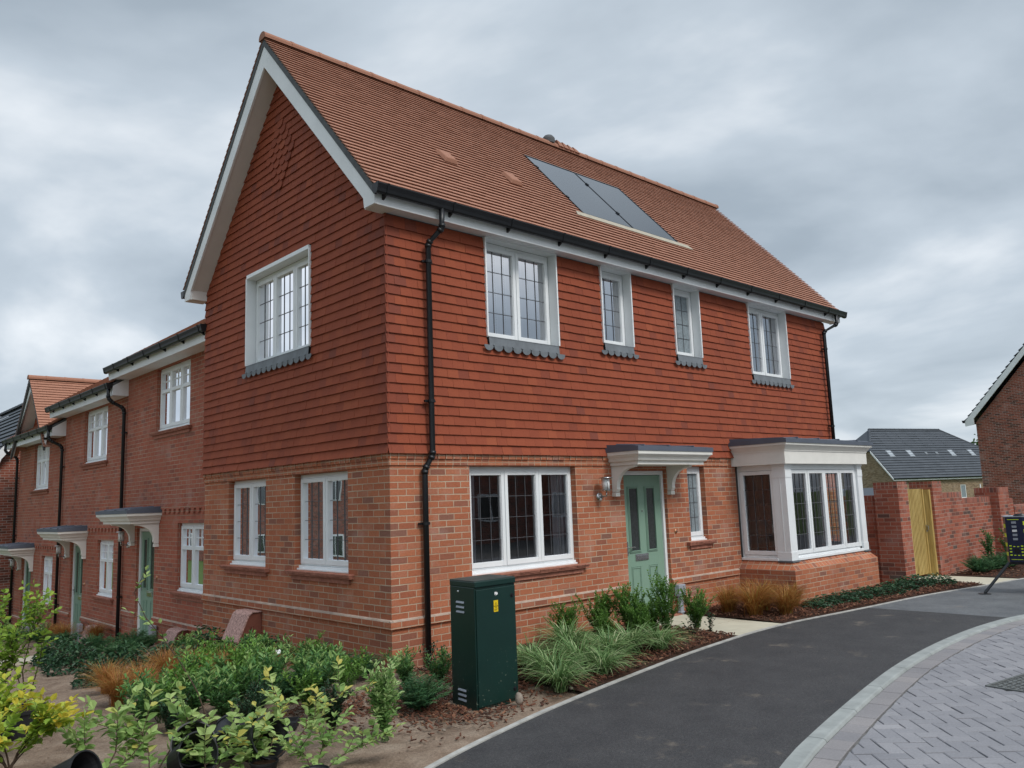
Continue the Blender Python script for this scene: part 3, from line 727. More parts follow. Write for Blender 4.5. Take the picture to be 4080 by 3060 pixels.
# bay window ------------------------------------------------------
bx0, bx1, by = 6.87, 9.83, 1.0
bb = MB(); bb.box(FF, (bx0, 0, -.3), (bx1, by, .525)); bay = bb.build('bay_window', M['brick'], H)
bs = MB(); bs.hexa([FF(bx0, 0, .525), FF(bx1, 0, .525), FF(bx1, by, .525), FF(bx0, by, .525), FF(bx0+.13, 0, .655), FF(bx1-.13, 0, .655), FF(bx1-.13, by-.12, .655), FF(bx0+.13, by-.12, .655)])
bs.build('bay_sloping_sill', M['header'], bay)
ix0, ix1, iy = 7.02, 9.68, .86
bf = MB()
FS = lambda s, d, z: Vector((ix0-d, -s, z)); FS2 = lambda s, d, z: Vector((ix1+d, -s, z)); FB = lambda s, d, z: Vector((s, -iy-d, z))
for F in (FS, FS2):
    bf.box(F, (0, -.06, .70), (.05, .0, 2.2)); bf.box(F, (.05, -.06, 2.11), (.72, 0, 2.2)); bf.box(F, (.05, -.06, .70), (.72, 0, .74))
    for q in (((.05, .745), (.115, 2.105)), ((.61, .745), (.675, 2.105)), ((.115, .745), (.61, .81)), ((.115, 2.045), (.61, 2.105))): bf.box(F, (q[0][0], -.05, q[0][1]), (q[1][0], .018, q[1][1]))
bf.box(FB, (7.14, -.06, 2.11), (9.56, 0, 2.2)); bf.box(FB, (7.14, -.06, .70), (9.56, 0, .74))
a0, a1 = 7.18, 9.48; wd = (a1-a0)/4; bp = []
for k in range(4):
    p, q = a0+k*wd+.003, a0+(k+1)*wd-.003; e1 = .015+.003*(k % 2)
    for z in (((p, .745), (p+.058, 2.105)), ((q-.058, .745), (q, 2.105)), ((p+.058, .745), (q-.058, .81)), ((p+.058, 2.045), (q-.058, 2.105))): bf.box(FB, (z[0][0], -.05, z[0][1]), (z[1][0], e1, z[1][1]))
    bp.append((p+.058, q-.058))
bf.box(FB, (9.482, -.06, .70), (9.56, .0, 2.11)); bf.box(FB, (7.14, -.06, .74), (7.178, .0, 2.11))
bwf = bf.build('bay_frame', M['white'], bay, bevel=.004)
bg = MB(); bl = MB(); q = .0045
def pane(F, a, b, c, e, nv):
    bg.face([F(a, -.022, c), F(b, -.022, c), F(b, -.022, e), F(a, -.022, e)])
    for k in range(1, 5): z = c+(e-c)*k/5; bl.box(F, (a, -.024, z-q), (b, -.014, z+q))
    for k in range(1, nv+1): s = a+(b-a)*k/(nv+1); bl.box(F, (s-q, -.024, c), (s+q, -.0145, e)); bl.box(F, (s+.045-q*.6, -.046, c), (s+.045+q*.6, -.041, e))  # the set-back bar is the lead's pane reflection built as a dark strip
for F in (FS, FS2): pane(F, .115, .61, .81, 2.045, 2)
for a, b in bp: pane(FB, a, b, .81, 2.045, 2)
bg.build('glass', M['glass_clear'], bay, recalc=False); bl.build('leading_and_reflection', M['lead_and_refl'], bay)
cl = MB(); cl.box(FS, (-.0, -.05, .656), (.66, .045, .698)); cl.box(FB, (7.19, -.05, .656), (9.56, .05, .698)); cl.build('cill', M['white'], bay, bevel=.005)
for xa, xb in ((6.99, 7.185), (9.565, 9.745)):
    p = MB(); p.box(W_, (xa, -.895, .665), (xb, -.66, 2.2)); p.box(W_, (xa-.012, -.905, 2.165), (xb+.012, -.64, 2.2)); p.box(W_, (xa-.006, -.901, .665), (xb+.006, -.65, .80)); p.box(W_, (xa-.006, -.901, 1.98), (xb+.006, -.65, 2.10))
    p.box(W_, (xa-.004, -.80, .80), (xa, -.78, 1.98)); p.build('bay_pillar', M['white'], bay, bevel=.006)
    k = MB(); k.box(W_, (xa-.03, -.925, .640), (xb+.02, -.66, .664)); k.build('lead_shoe', M['lead'], bay)
fc = MB(); frustum(fc, FF, bx0, bx1-.02, .98, 2.2, 2.405, 0, .002)
for z0_, z1_, a, b in ((2.405, 2.425, .012, .014), (2.425, 2.46, .016, .04), (2.46, 2.50, .04, .07), (2.50, 2.535, .082, .085)): frustum(fc, FF, bx0, bx1-.02, .98, z0_, z1_, a, b)
fc.build('bay_fascia', M['stonewhite'], bay)
br_ = MB(); frustum(br_, FF, bx0, bx1-.02, .98, 2.535, 2.60, .10, .105); br_.prism(FF, [(0, 2.60), (1.05, 2.60), (1.0, 2.618), (0, 2.66)], bx0-.06, bx1+.04)
for k in range(4): a = bx0+.35+k*.72; br_.tube([FF(a, .1, 2.655), FF(a, 1.05, 2.618)], .014, 6)
br_.build('bay_roof', M['canopyroof'], bay)
rm = MB()
X0, X1, Y1, ZA, ZB = ix0+.07, ix1-.07, 1.4, .66, 2.19
rm.face([(X0, Y1, ZA), (X1, Y1, ZA), (X1, Y1, ZB), (X0, Y1, ZB)]); rm.face([(X0, -iy+.07, ZA), (X1, -iy+.07, ZA), (X1, Y1, ZA), (X0, Y1, ZA)]); rm.face([(X0, -.05, ZA), (X0, Y1, ZA), (X0, Y1, ZB), (X0, -.05, ZB)]); rm.face([(X1, -.05, ZA), (X1, Y1, ZA), (X1, Y1, ZB), (X1, -.05, ZB)]); rm.face([(X0, -iy+.07, ZB), (X1, -iy+.07, ZB), (X1, Y1, ZB), (X0, Y1, ZB)])
rm.build('room', M['room'], bay, recalc=False)
# roof -------------------------------------------------------------
sl = math.hypot(1, 1.105); VY, VZ = 1/sl, 1.105/sl
ye = -.245; ze = zsurf(ye)-.02; LEN = (2.55-ye)*sl
pv = [(4.00, 5.215, .49, 1.74), (5.235, 6.44, .49, 1.74)]
def rf(t):
    y = ye+t*VY
    return inv([(3.97, 6.47)] if .46 < y < 1.78 else [], -.315, 10.98)
roof = roof_tiles(H, (0, ye, ze), (1, 0, 0), (0, VY, VZ), LEN, rf, seed=21)
roof_tiles(H, (0, 5.10-ye, ze), (1, 0, 0), (0, -VY, VZ), LEN, lambda t: [(-.315, 10.98)], tw=.9, seed=22, name='rear_roof')
dk = MB(); z_ = lambda y, o: zsurf(y)-o
P = [(ye+.03, z_(ye+.03, .035)), (2.55, z_(2.55, .035)), (5.07-ye, z_(5.07-ye, .035)), (5.07-ye, z_(5.07-ye, .14)), (2.55, z_(2.55, .14)), (ye+.03, z_(ye+.03, .14))]
dk.prism(lambda s, d, z: Vector((s, d, z)), P, -.305, 10.955); dk.build('verge_undercloak', M['verge'], roof)
ridge(roof, (-.33, 2.55, 8.405), (10.99, 2.55, 8.405), r=.10, step=.45)
bgd = MB()
P = [(-.215, 5.13), (0.0, 5.13), (.02, z_(.02, .38)), (2.55, z_(2.55, .46)), (5.08, z_(5.08, .38)), (5.10, 5.13), (5.315, 5.13), (5.315, z_(5.315, .13)), (2.55, z_(2.55, .142)), (-.215, z_(-.215, .142))]
for x0 in (-.295, 10.90):
    bgd = MB(); i = 0
    for xx in (x0, x0+.03): bgd.v += [(xx, a, b) for a, b in P]
    n = len(P); L_ = [(0, 1, 2, 9), (2, 3, 8, 9), (3, 4, 7, 8), (4, 5, 6, 7)]
    for q in L_: bgd.f.append(tuple(i+k for k in q)); bgd.f.append(tuple(i+n+k for k in q[::-1]))
    for k in range(n): bgd.f.append((i+k, i+(k+1) % n, i+n+(k+1) % n, i+n+k))
    bgd.t += [.5]*(8+n); bgd.uv += [None]*(8+n)
    bgd.build('bargeboard', M['fascia'], H, recalc=True)
sf = MB()
for a, b in (((.0, .36), (2.55, .44)), ((5.10, .36), (2.55, .44))):
    sf.hexa([(-.266, a[0], z_(a[0], a[1])), (.02, a[0], z_(a[0], a[1])), (.02, b[0], z_(b[0], b[1])), (-.266, b[0], z_(b[0], b[1])), (-.266, a[0], z_(a[0], a[1]-.02)), (.02, a[0], z_(a[0], a[1]-.02)), (.02, b[0], z_(b[0], b[1]-.02)), (-.266, b[0], z_(b[0], b[1]-.02))])
sf.box(W_, (-.266, -.21, 5.128), (0, 0.03, 5.145)); sf.box(W_, (-.266, 5.07, 5.128), (0, 5.31, 5.145)); sf.box(W_, (-.266, .0, 5.145), (.0, .02, 5.30)); sf.box(W_, (-.266, 5.08, 5.145), (.0, 5.10, 5.30))
sf.build('gable_soffit', M['soffit'], H)
fa = MB(); fa.box(FF, (-.265, .198, 5.125), (10.90, .218, 5.345)); fa.box(FF, (-.0, .0, 5.140), (10.90, .198, 5.152)); fa.build('fascia', M['fascia'], H)
gutter(H, FF, -.32, 11.0, 5.325, .22); 
bgut = gutter(H, lambda s, d, z: Vector((s, 5.10+d, z)), -.30, .6, 5.30, .22)
downpipe(H, FF, [(.60, .285, 5.25), (.60, .285, 5.0), (.52, .11, 4.84), (.52, .11, 2.32), (.44, .062, 2.16), (.44, .062, -.12)], [(.52, .11, 4.62), (.52, .11, 2.95), (.44, .062, 1.55)])
downpipe(H, FF, [(10.62, .285, 5.25), (10.62, .285, 5.05), (10.40, .11, 4.90), (10.40, .11, 2.62)], [(10.40, .11, 4.55), (10.40, .11, 3.0)])
# solar panels and roof vents
rp = lambda x, y, n: Vector((x, y, zsurf(y)-.01))+Vector((0, -VZ, VY))*n
for x0, x1, ya, yb in pv:
    m_ = MB(); m_.hexa([rp(x0, ya, -.05), rp(x1, ya, -.05), rp(x1, yb, -.05), rp(x0, yb, -.05), rp(x0, ya, .015), rp(x1, ya, .015), rp(x1, yb, .015), rp(x0, yb, .015)]); s_ = m_.build('solar_panel', M['pvglass'], roof)
    e_ = MB()
    for (xa, xb, y0_, y1_) in ((x0-.012, x0, ya-.01, yb+.01), (x1, x1+.012, ya-.01, yb+.01), (x0, x1, ya-.012, ya), (x0, x1, yb, yb+.012)):
        e_.hexa([rp(xa, y0_, -.05), rp(xb, y0_, -.05), rp(xb, y1_, -.05), rp(xa, y1_, -.05), rp(xa, y0_, .022), rp(xb, y0_, .022), rp(xb, y1_, .022), rp(xa, y1_, .022)])
    for yy in (ya+.3, yb-.3): e_.hexa([rp(x0-.03, yy, .0), rp(x0+.01, yy, .0), rp(x0+.01, yy+.04, .0), rp(x0-.03, yy+.04, .0), rp(x0-.03, yy, .035), rp(x0+.01, yy, .035), rp(x0+.01, yy+.04, .035), rp(x0-.03, yy+.04, .035)])
    e_.build('panel_frame', M['black'], s_)
fl = MB(); fl.hexa([rp(3.74, .385, .0), rp(6.74, .385, .0), rp(6.70, .47, .0), rp(3.80, .47, .0), rp(3.74, .385, .026), rp(6.74, .385, .026), rp(6.70, .47, .026), rp(3.80, .47, .026)]); fl.build('panel_flashing', M['cream'], roof)
fl = MB(); fl.hexa([rp(3.95, .45, -.06), rp(6.49, .45, -.06), rp(6.49, 1.80, -.06), rp(3.95, 1.80, -.06), rp(3.95, .45, -.05), rp(6.49, .45, -.05), rp(6.49, 1.80, -.05), rp(3.95, 1.80, -.05)]); fl.build('panel_tray', M['black'], roof)
for x0, y0_ in ((1.44, .70), (2.65, .68)):
    v_ = MB(); v_.hexa([rp(x0, y0_, .02), rp(x0+.24, y0_, .02), rp(x0+.24, y0_+.24, .0), rp(x0, y0_+.24, .0), rp(x0+.03, y0_+.03, .075), rp(x0+.21, y0_+.03, .075), rp(x0+.21, y0_+.2, .06), rp(x0+.03, y0_+.2, .06)], .0); v_.build('roof_vent', M['rooftile'], roof, bevel=.012)
vt = MB(); vt.lathe((5.45, 2.55, 8.50), [(.11, -.05), (.12, .02), (.12, .05), (.08, .10), (.0, .12)], 16)
vt.build('ridge_vent', M['verge'], roof, smooth=True)
vt = MB()
for k in range(4): vt.hexa([(5.62+k*.15, 2.43, 8.42), (5.75+k*.15, 2.43, 8.42), (5.75+k*.15, 2.67, 8.42), (5.62+k*.15, 2.67, 8.42), (5.60+k*.15, 2.48, 8.55-k*.008), (5.73+k*.15, 2.48, 8.515-k*.008), (5.73+k*.15, 2.62, 8.515-k*.008), (5.60+k*.15, 2.62, 8.55-k*.008)], .0)
vt.build('loose_ridge_tile', M['rooftile'], roof)

# ================================================================ the terrace stepping down the slope
def terrace(y0, y1, zf, dz, up, lo, dr_, lab, gable=None, right_box=True, ext=0):
    h = thing('terraced_house', lab, 'house', (.3, (y0+y1)/2, zf), group=None)
    wl = MB(); Hs = [(lo[0], lo[1], zf+1.03, zf+2.19), (dr_[0], dr_[1], zf-.05, zf+2.10), (up[0], up[1], zf+3.87, zf+5.08)]
    wallgrid(wl, FN, y0, y1, zf-1.0, zf+5.10, Hs, .10)
    wl.face([(.3, y1, zf-1), (6, y1, zf-1), (6, y1, zf+5.2), (.3, y1, zf+5.2)]); wl.face([(.3, y0, zf-1), (6, y0, zf-1), (6, y0, zf+5.2), (.3, y0, zf+5.2)])
    wa = wl.build('wall', M['brick_terrace'], h, recalc=False)
    for p, q in inv([(dr_[0], dr_[1])], y0, y1):
        b = MB(); b.box(FN, (p, -.01, zf+.43), (q, .028, zf+.50)); b.build('plinth_band', M['brick_terrace'], wa); ft = MB(); ft.prism(FN, [(-.01, zf+.50), (.027, zf+.501), (.018, zf+.515), (0, zf+.524)], p, q); ft.build('mortar_fillet', bpy.data.materials['pale_mortar'], wa)
    r = random.Random(3)
    for p, q in inv([(dr_[0]-.3, dr_[1]+.45)], y0, y1):
        d = MB(); d.box(FN, (p, -.01, zf+2.44), (q, .025, zf+2.51)); s = p
        while s < q-.05:
            d.box(FN, (s, -.01, zf+2.365), (s+.10, .03, zf+2.4405)); s += .225
        d.build('dentil_course', M['brick_terrace'], wa)
    window(h, FN, *Hs[0], dep=.075, n=2, style='georgian', vent=False); window(h, FN, *Hs[2], dep=.075, n=3, style='georgian', inside='curtains', glass='glass_up')
    door(h, FN, dr_[0], dr_[1], zf, zf+2.10, flip=-1); c0 = dr_[0]-.33; canopy(h, FN, c0, c0+1.75, zf+2.20, .6)
    wall_light(h, FN, dr_[1]+.42, zf+1.90); doorbell(h, FN, dr_[0]-.16, zf+1.22); meter_post(h, FN, dr_[0]-.22, zf-.05, .44)
    gas_box(h, FN, lo[0]+.55, lo[0]+.98, zf+.43, zf-.6)
    # eaves: fascia, soffit, closed box end, gutter
    fa = MB(); fa.box(FN, (y0-.02, .285, zf+5.10), (y1+.22, .305, zf+5.28)); fa.box(FN, (y0-.02, 0, zf+5.10), (y1+.22, .285, zf+5.115))
    fa.prism(FN, [(0, zf+5.10), (.305, zf+5.10), (.305, zf+5.27), (0, zf+5.47)], y1+.22, y1+.24)
    if right_box: fa.prism(FN, [(-.5, zf+5.10), (.305, zf+5.10), (.305, zf+5.29), (-.5, zf+5.80)], y0-.04, y0-.02)
    fa.build('fascia', M['fascia'], h)
    gutter(h, FN, y0-.02, y1+.24, zf+5.335, .305, brk=.85)
    sl2 = math.hypot(1, .63); L2 = 5.2*sl2
    rfm = roof_tiles(h, (-.09, y0-.02, zf+5.33), (0, 1, 0), (1/sl2, 0, .63/sl2), L2, lambda t: [(0, y1+.27-y0)], tw=.166, seed=int(y0*7))
    dk = MB(); dk.prism(lambda s, d, z: Vector((d, s, z)), [(-.05, zf+5.32), (5.1, zf+8.56), (9.9, zf+5.5), (9.9, zf+5.4), (5.1, zf+8.44), (-.05, zf+5.24)], y0-.01, y1+.25); dk.build('verge_undercloak', M['verge'], rfm)
    bg = MB(); bg.prism(lambda s, d, z: Vector((d, s, z)), [(-.02, zf+5.26), (5.1, zf+8.5), (5.1, zf+8.33), (.0, zf+5.10)], y1+.24, y1+.262); bg.build('bargeboard', M['fascia'], h)
    if dz is not None:
        yp = y0+.02; downpipe(h, FN, [(yp, .37, zf+5.24), (yp, .37, zf+5.05), (yp, .30, zf+4.97), (yp-.02, .09, zf+4.86), (yp-.02, .062, zf+4.78), (yp-.02, .062, zf-.15)], [(yp-.02, .062, zf+4.35), (yp-.02, .062, zf+2.75), (yp-.02, .062, zf+1.1)])
    return h
T1 = terrace(5.10, 9.82, -.60, None, (6.55, 8.18), (5.85, 7.0), (8.10, 9.06), 'terraced house joined directly to the tile-hung gable of the corner house', right_box=False)
T2 = terrace(9.84, 14.33, -.935, 1, (11.10, 12.76), (10.44, 11.53), (12.52, 13.48), 'middle terraced house between two black downpipes with a plain brick upper storey')
T3 = terrace(14.35, 18.95, -1.38, 1, (15.78, 17.30), (15.05, 16.09), (17.12, 18.08), 'terraced house at the far end with a small tile-hung gable over its upper window')
g_ = MB(); gz = -1.38+5.09; yc = 16.58; hw = 1.55; ax = 5.30
def iv3(z):
    t = (ax-z)/1.10-.12
    return [(yc-t, yc+t)] if t > .03 else []
hang_tiles(T3, FN, gz, 14, GA, iv3, name='gable_tile_hanging', seed=33)
sb = MB(); sb.face([FN(yc-hw, .0, gz), FN(yc+hw, .0, gz), FN(yc, .0, ax)]); sb.build('tile_backing', M['verge'], T3, recalc=False)
bb2 = MB(); X = -.02
for sgn in (-1, 1):
    P = [(yc, ax+.04), (yc, ax-.22), (yc+sgn*(hw-.10), gz+.10), (yc+sgn*(hw+.02), gz-.05), (yc+sgn*(hw+.18), gz-.05), (yc+sgn*(hw+.16), ax+.04-(hw+.16)*1.10)]
    bb2.prism(lambda s, d, z: Vector((s, d, z)), P, X, X+.03)
    bb2.hexa([(X+.03, yc, ax-.2), (.3, yc, ax-.2), (.3, yc+sgn*(hw-.06), gz+.1), (X+.03, yc+sgn*(hw-.06), gz+.1), (X+.03, yc, ax-.18), (.3, yc, ax-.18), (.3, yc+sgn*(hw-.06), gz+.12), (X+.03, yc+sgn*(hw-.06), gz+.12)])
bb2.build('gable_bargeboard', M['fascia'], T3)
s3 = math.hypot(1, 1.10)
for sgn in (-1, 1):
    o_ = roof_tiles(T3, (X-.05, yc+sgn*(hw+.22), ax+.12-(hw+.22)*1.10), (1, 0, 0), (0, -sgn/s3, 1.10/s3), (hw+.22)*s3, lambda t: [(0, max(.2, min(2.6, (t*1.10/s3-.2)/.62+.35)))], seed=40+sgn, name='gable_roof')
    v = MB(); v.hexa([(X-.045, yc, ax+.02), (X+.0, yc, ax+.02), (X+.0, yc+sgn*(hw+.2), ax+.02-(hw+.2)*1.1), (X-.045, yc+sgn*(hw+.2), ax+.02-(hw+.2)*1.1), (X-.045, yc, ax+.115), (X+.0, yc, ax+.115), (X+.0, yc+sgn*(hw+.2), ax+.115-(hw+.2)*1.1), (X-.045, yc+sgn*(hw+.2), ax+.115-(hw+.2)*1.1)]); v.build('verge_undercloak', M['verge'], o_)
ridge(T3, (X-.08, yc, ax+.12), (2.6, yc, ax+.12), r=.10, name='gable_ridge')
downpipe(T3, FN, [(18.97, .37, -1.38+5.24), (18.97, .37, -1.38+5.05), (18.97, .30, -1.38+4.97), (18.95, .09, -1.38+4.86), (18.95, .062, -1.38+4.78), (18.95, .062, -1.6)], [(18.95, .062, 2.9), (18.95, .062, 1.3)])

# slate-roofed house beyond the terrace
T4 = thing('slate_roofed_house', 'brick house with a dark grey slate roof beyond the far end of the terrace', 'house', (-.1, 20.4, -1.7))
w4 = MB(); w4.box(W_, (-.05, 20.4, -3), (6, 28, 3.6)); w4.prism(lambda s, d, z: Vector((d, s, z)), [(-.05, 3.6), (6, 3.6), (6, 3.8), (1.5, 5.5)], 20.4, 28)
w4 = w4.build('wall', M['brick_far'], T4)
s4 = math.hypot(1, 1.25)
rf4 = roof_tiles(T4, (-.35, 20.1, 3.32), (0, 1, 0), (1/s4, 0, 1.25/s4), 1.85*s4, lambda t: [(0, 8.2)], g=.24, tw=.33, m='slate', th=.02, seed=50)
roof_tiles(T4, (6.3, 20.1, 3.9), (0, 1, 0), (-.93, 0, .36), 5.1, lambda t: [(0, 8.2)], g=.24, tw=.33, m='slate', th=.02, seed=51, name='rear_roof')
ridge(rf4, (1.5, 20.1, 5.66), (1.5, 28.3, 5.66), m='slate')
b4 = MB(); b4.prism(lambda s, d, z: Vector((d, s, z)), [(-.36, 3.14), (-.36, 3.32), (1.5, 5.62), (6.2, 3.9), (6.2, 3.7), (1.5, 5.34), (.05, 3.50), (-.05, 3.14)], 20.08, 20.12); b4.build('bargeboard', M['fascia'], T4)
gutter(T4, lambda s, d, z: Vector((-.33-d, s, z)), 20.05, 28.2, 3.36, .0)
# ================================================================ ground
from mathutils import noise as mn
def G(x, y):
    t = (y-.8)/.6; sp = .6*math.log1p(math.exp(t)) if t < 30 else .6*t
    return -.077*min(sp, 24)
def catmull(P, n=8):
    out = []
    for i in range(len(P)-1):
        p0 = P[max(i-1, 0)]; p1 = P[i]; p2 = P[i+1]; p3 = P[min(i+2, len(P)-1)]
        for k in range(n):
            t = k/n; out.append(tuple(.5*((2*p1[j])+(-p0[j]+p2[j])*t+(2*p0[j]-5*p1[j]+4*p2[j]-p3[j])*t*t+(-p0[j]+3*p1[j]-3*p2[j]+p3[j])*t**3) for j in (0, 1)))
    out.append(tuple(P[-1])); return out
EDGE = catmull([(-14, -10.2), (-9, -6.9), (-5, -4.5), (-3, -3.48), (-1.697, -2.891), (-.496, -2.527), (.415, -2.318), (1.493, -2.113), (2.68, -1.915), (3.89, -1.775), (4.6, -1.735), (5.33, -1.745), (6.1, -1.82), (7.2, -1.93), (9.02, -2.09), (10.72, -2.38), (12.3, -2.62), (14, -3.1), (18, -4.7), (26, -8.5)])
KERB = catmull([(-14, -12.6), (-9, -9.2), (-5, -6.75), (-3, -5.72), (-1.5, -5.09), (-.18, -4.656), (.721, -4.43), (2.364, -4.10), (3.642, -3.90), (5.112, -3.78), (6.491, -3.78), (7.6, -3.93), (9, -4.35), (11, -5.1), (14, -6.6), (18, -8.8), (26, -13.2)])
def yat(L, x):
    for (a, b), (c, d) in zip(L, L[1:]):
        if a <= x <= c: return b+(d-b)*(x-a)/(c-a)
    return L[0][1] if x < L[0][0] else L[-1][1]
def offset(L, d):                                            # shift to the right-hand side (towards the road)
    out = []
    for i, p in enumerate(L):
        a = L[max(i-1, 0)]; b = L[min(i+1, len(L)-1)]; t = Vector((b[0]-a[0], b[1]-a[1])).normalized(); out.append((p[0]+t.y*d, p[1]-t.x*d))
    return out
def strip(mb, A, B, za, zb, n=1, tone=.5):
    for i in range(len(A)-1):
        mb.face([(*B[i], zb), (*B[i+1], zb), (*A[i+1], za), (*A[i], za)], tone)
def axis_vals(lo, hi, step, far):
    v = []; x = lo
    while x <= hi: v.append(x); x += step
    s = step; a = lo; L = []
    while a > -far: s *= 1.5; a -= s; L.append(a)
    s = step; b = v[-1]; Rr = []
    while b < far: s *= 1.5; b += s; Rr.append(b)
    return L[::-1]+v+Rr
xs = axis_vals(-6.0, 13.5, .09, 900); ys = axis_vals(-4.2, 9.0, .09, 900)
gm = bpy.data.meshes.new('ground'); vs = []; fs = []
for yy in ys:
    for xx in xs:
        z = G(xx, yy)-.022
        if -7 < xx < 15 and -6 < yy < 12:
            z += .028*mn.noise(Vector((xx*1.7, yy*1.7, 0)))+.022*mn.noise(Vector((xx*6, yy*6, 3)))+.010*mn.noise(Vector((xx*19, yy*19, 5)))
        if 7.9 < yy < 9.15 and -3.4 < xx < .4: z = min(z, G(xx, yy)-.02)
        e_ = yat(EDGE, xx)
        if yy < e_+.16: z = min(z, -.020)
        if yy < e_-.02: z = -.35
        vs.append((xx, yy, z))
nx = len(xs)
for j in range(len(ys)-1):
    for i in range(nx-1): a = j*nx+i; fs.append((a, a+1, a+nx+1, a+nx))
gm.from_pydata(vs, [], fs); gm.materials.append(M['soil'])
for p in gm.polygons: p.use_smooth = True
go = bpy.data.objects.new('ground', gm); COL.objects.link(go); tag(go, kind='structure')

EI = offset(EDGE, .05); KI = KERB
SX = 7.30
def cut(L, lo, hi): return [p for p in L if lo <= p[0] <= hi]
def pathsheet(name, lo, hi, m, z):
    mb = MB(); n = int((hi-lo)/.25)
    for k in range(n):
        a, b = lo+(hi-lo)*k/n, lo+(hi-lo)*(k+1)/n; ka, kb = a, b
        # skewed end at the joint between old and new surfacing
        mb.face([(a, yat(KI, a), z), (b, yat(KI, b), z), (b, yat(EI, b), z), (a, yat(EI, a), z)])
    return tag(mb.build(name, m), kind='structure')
pathsheet('footpath', -13.5, 7.15, M['asphalt'], 0.0)
pathsheet('old_footpath', 7.15, 25.5, M['asphalt_old'], 0.001)
e1 = MB(); A = EDGE; B = offset(EDGE, .05)
strip(e1, A, B, .010, .010); strip(e1, B, offset(EDGE, .052), .010, -.04); strip(e1, offset(EDGE, -.002), A, -.08, .010)
tag(e1.build('path_edging', M['edging']), kind='structure')
# kerb stones
kb = MB(); L = [0]
for a, b in zip(KERB, KERB[1:]): L.append(L[-1]+math.dist(a, b))
def at(L_, pts, s):
    for i in range(len(pts)-1):
        if L_[i] <= s <= L_[i+1]:
            t = (s-L_[i])/(L_[i+1]-L_[i]); p = Vector(pts[i]).lerp(Vector(pts[i+1]), t); d = (Vector(pts[i+1])-Vector(pts[i])).normalized(); return p, d
    return Vector(pts[-1]), (Vector(pts[-1])-Vector(pts[-2])).normalized()
s = 0.3; r = random.Random(2)
PR = [(0, .004), (.106, .004), (.120, -.002), (.130, -.020), (.130, -.2), (0, -.2)]
while s < L[-1]-1:
    for q in range(3):
        sa, sb = s+.305*q+(.004 if q == 0 else 0), s+.305*(q+1)-(.004 if q == 2 else 0)
        (p, d), (p2, d2) = at(L, KERB, sa), at(L, KERB, sb); ring = []
        for P_, D_ in ((p, d), (p2, d2)): ring.append([(P_.x+D_.y*o, P_.y-D_.x*o, z) for o, z in PR])
        for k in range(len(PR)): k2 = (k+1) % len(PR); kb.face([ring[0][k], ring[0][k2], ring[1][k2], ring[1][k]])
        kb.face(ring[0]); kb.face(ring[1])
    s += .915
tag(kb.build('kerb', M['kerb'], recalc=True), kind='structure')
# road: sand bed, border course, tumbled blocks
RZ = -.018
rb = MB(); rb.face([(-400, -400, RZ-.012), (400, -400, RZ-.012), (400, -4.0, RZ-.012), (-400, -4.0, RZ-.012)])
rb = MB(); n_ = 140
KO = offset(KERB, .12)
for i in range(len(KO)-1): rb.face([(*KO[i], RZ-.010), (*KO[i+1], RZ-.010), (KO[i+1][0]+6, KO[i+1][1]-26, RZ-.010), (KO[i][0]+6, KO[i][1]-26, RZ-.010)])
tag(rb.build('road_bed', M['joint'], recalc=False), kind='structure')
eb = MB(); pts = offset(KERB, .135); Lp = [0]
for a, b in zip(pts, pts[1:]): Lp.append(Lp[-1]+math.dist(a, b))
s = 6
def blockpts(mb, c, z0, z1, ins, tn):
    # c: 4 corner points ccw; small chamfer
    m = len(c); cc = sum((Vector((p[0], p[1])) for p in c), Vector((0, 0)))/m; i = len(mb.v)
    lo = [Vector((p[0], p[1])) for p in c]; hi = [q+(cc-q).normalized()*ins for q in lo]
    mb.v += [(q.x, q.y, z0) for q in lo]+[(q.x, q.y, z1-ins*.6) for q in lo]+[(q.x, q.y, z1) for q in hi]
    for k in range(m):
        k2 = (k+1) % m; mb.f += [(i+k, i+k2, i+m+k2, i+m+k), (i+m+k, i+m+k2, i+2*m+k2, i+2*m+k)]; mb.t += [tn]*2; mb.uv += [None]*2
    mb.f.append(tuple(range(i+2*m, i+3*m))); mb.t.append(tn); mb.uv.append(None)
while s < min(Lp[-1]-1, 38):
    w_ = .235; (p, d), (p2, d2) = at(Lp, pts, s+.003), at(Lp, pts, s+w_-.003)
    nn = Vector((d.y, -d.x)); n2 = Vector((d2.y, -d2.x)); j = r.uniform(-.002, .002)
    blockpts(eb, [p, p+nn*.165, p2+n2*.165, p2], RZ-.03, RZ+j, .006, min(1, max(0, r.gauss(.5, .2)))); s += w_
tag(eb.build('road_border', M['paver_edge'], recalc=False), kind='structure')
pb = MB(); a_ = R(44); ca, sa = math.cos(a_), math.sin(a_); bw_ = .118; K2 = offset(KERB, .315)
grate_c = Vector((3.32, -5.25)); gang = R(-8.5); gu = Vector((math.cos(gang), math.sin(gang))); gv = Vector((-gu.y, gu.x))
def in_grate(p): q = p-grate_c; return abs(q.dot(gu)) < .31 and abs(q.dot(gv)) < .29
O0 = Vector((4, -7)); g0 = .0024
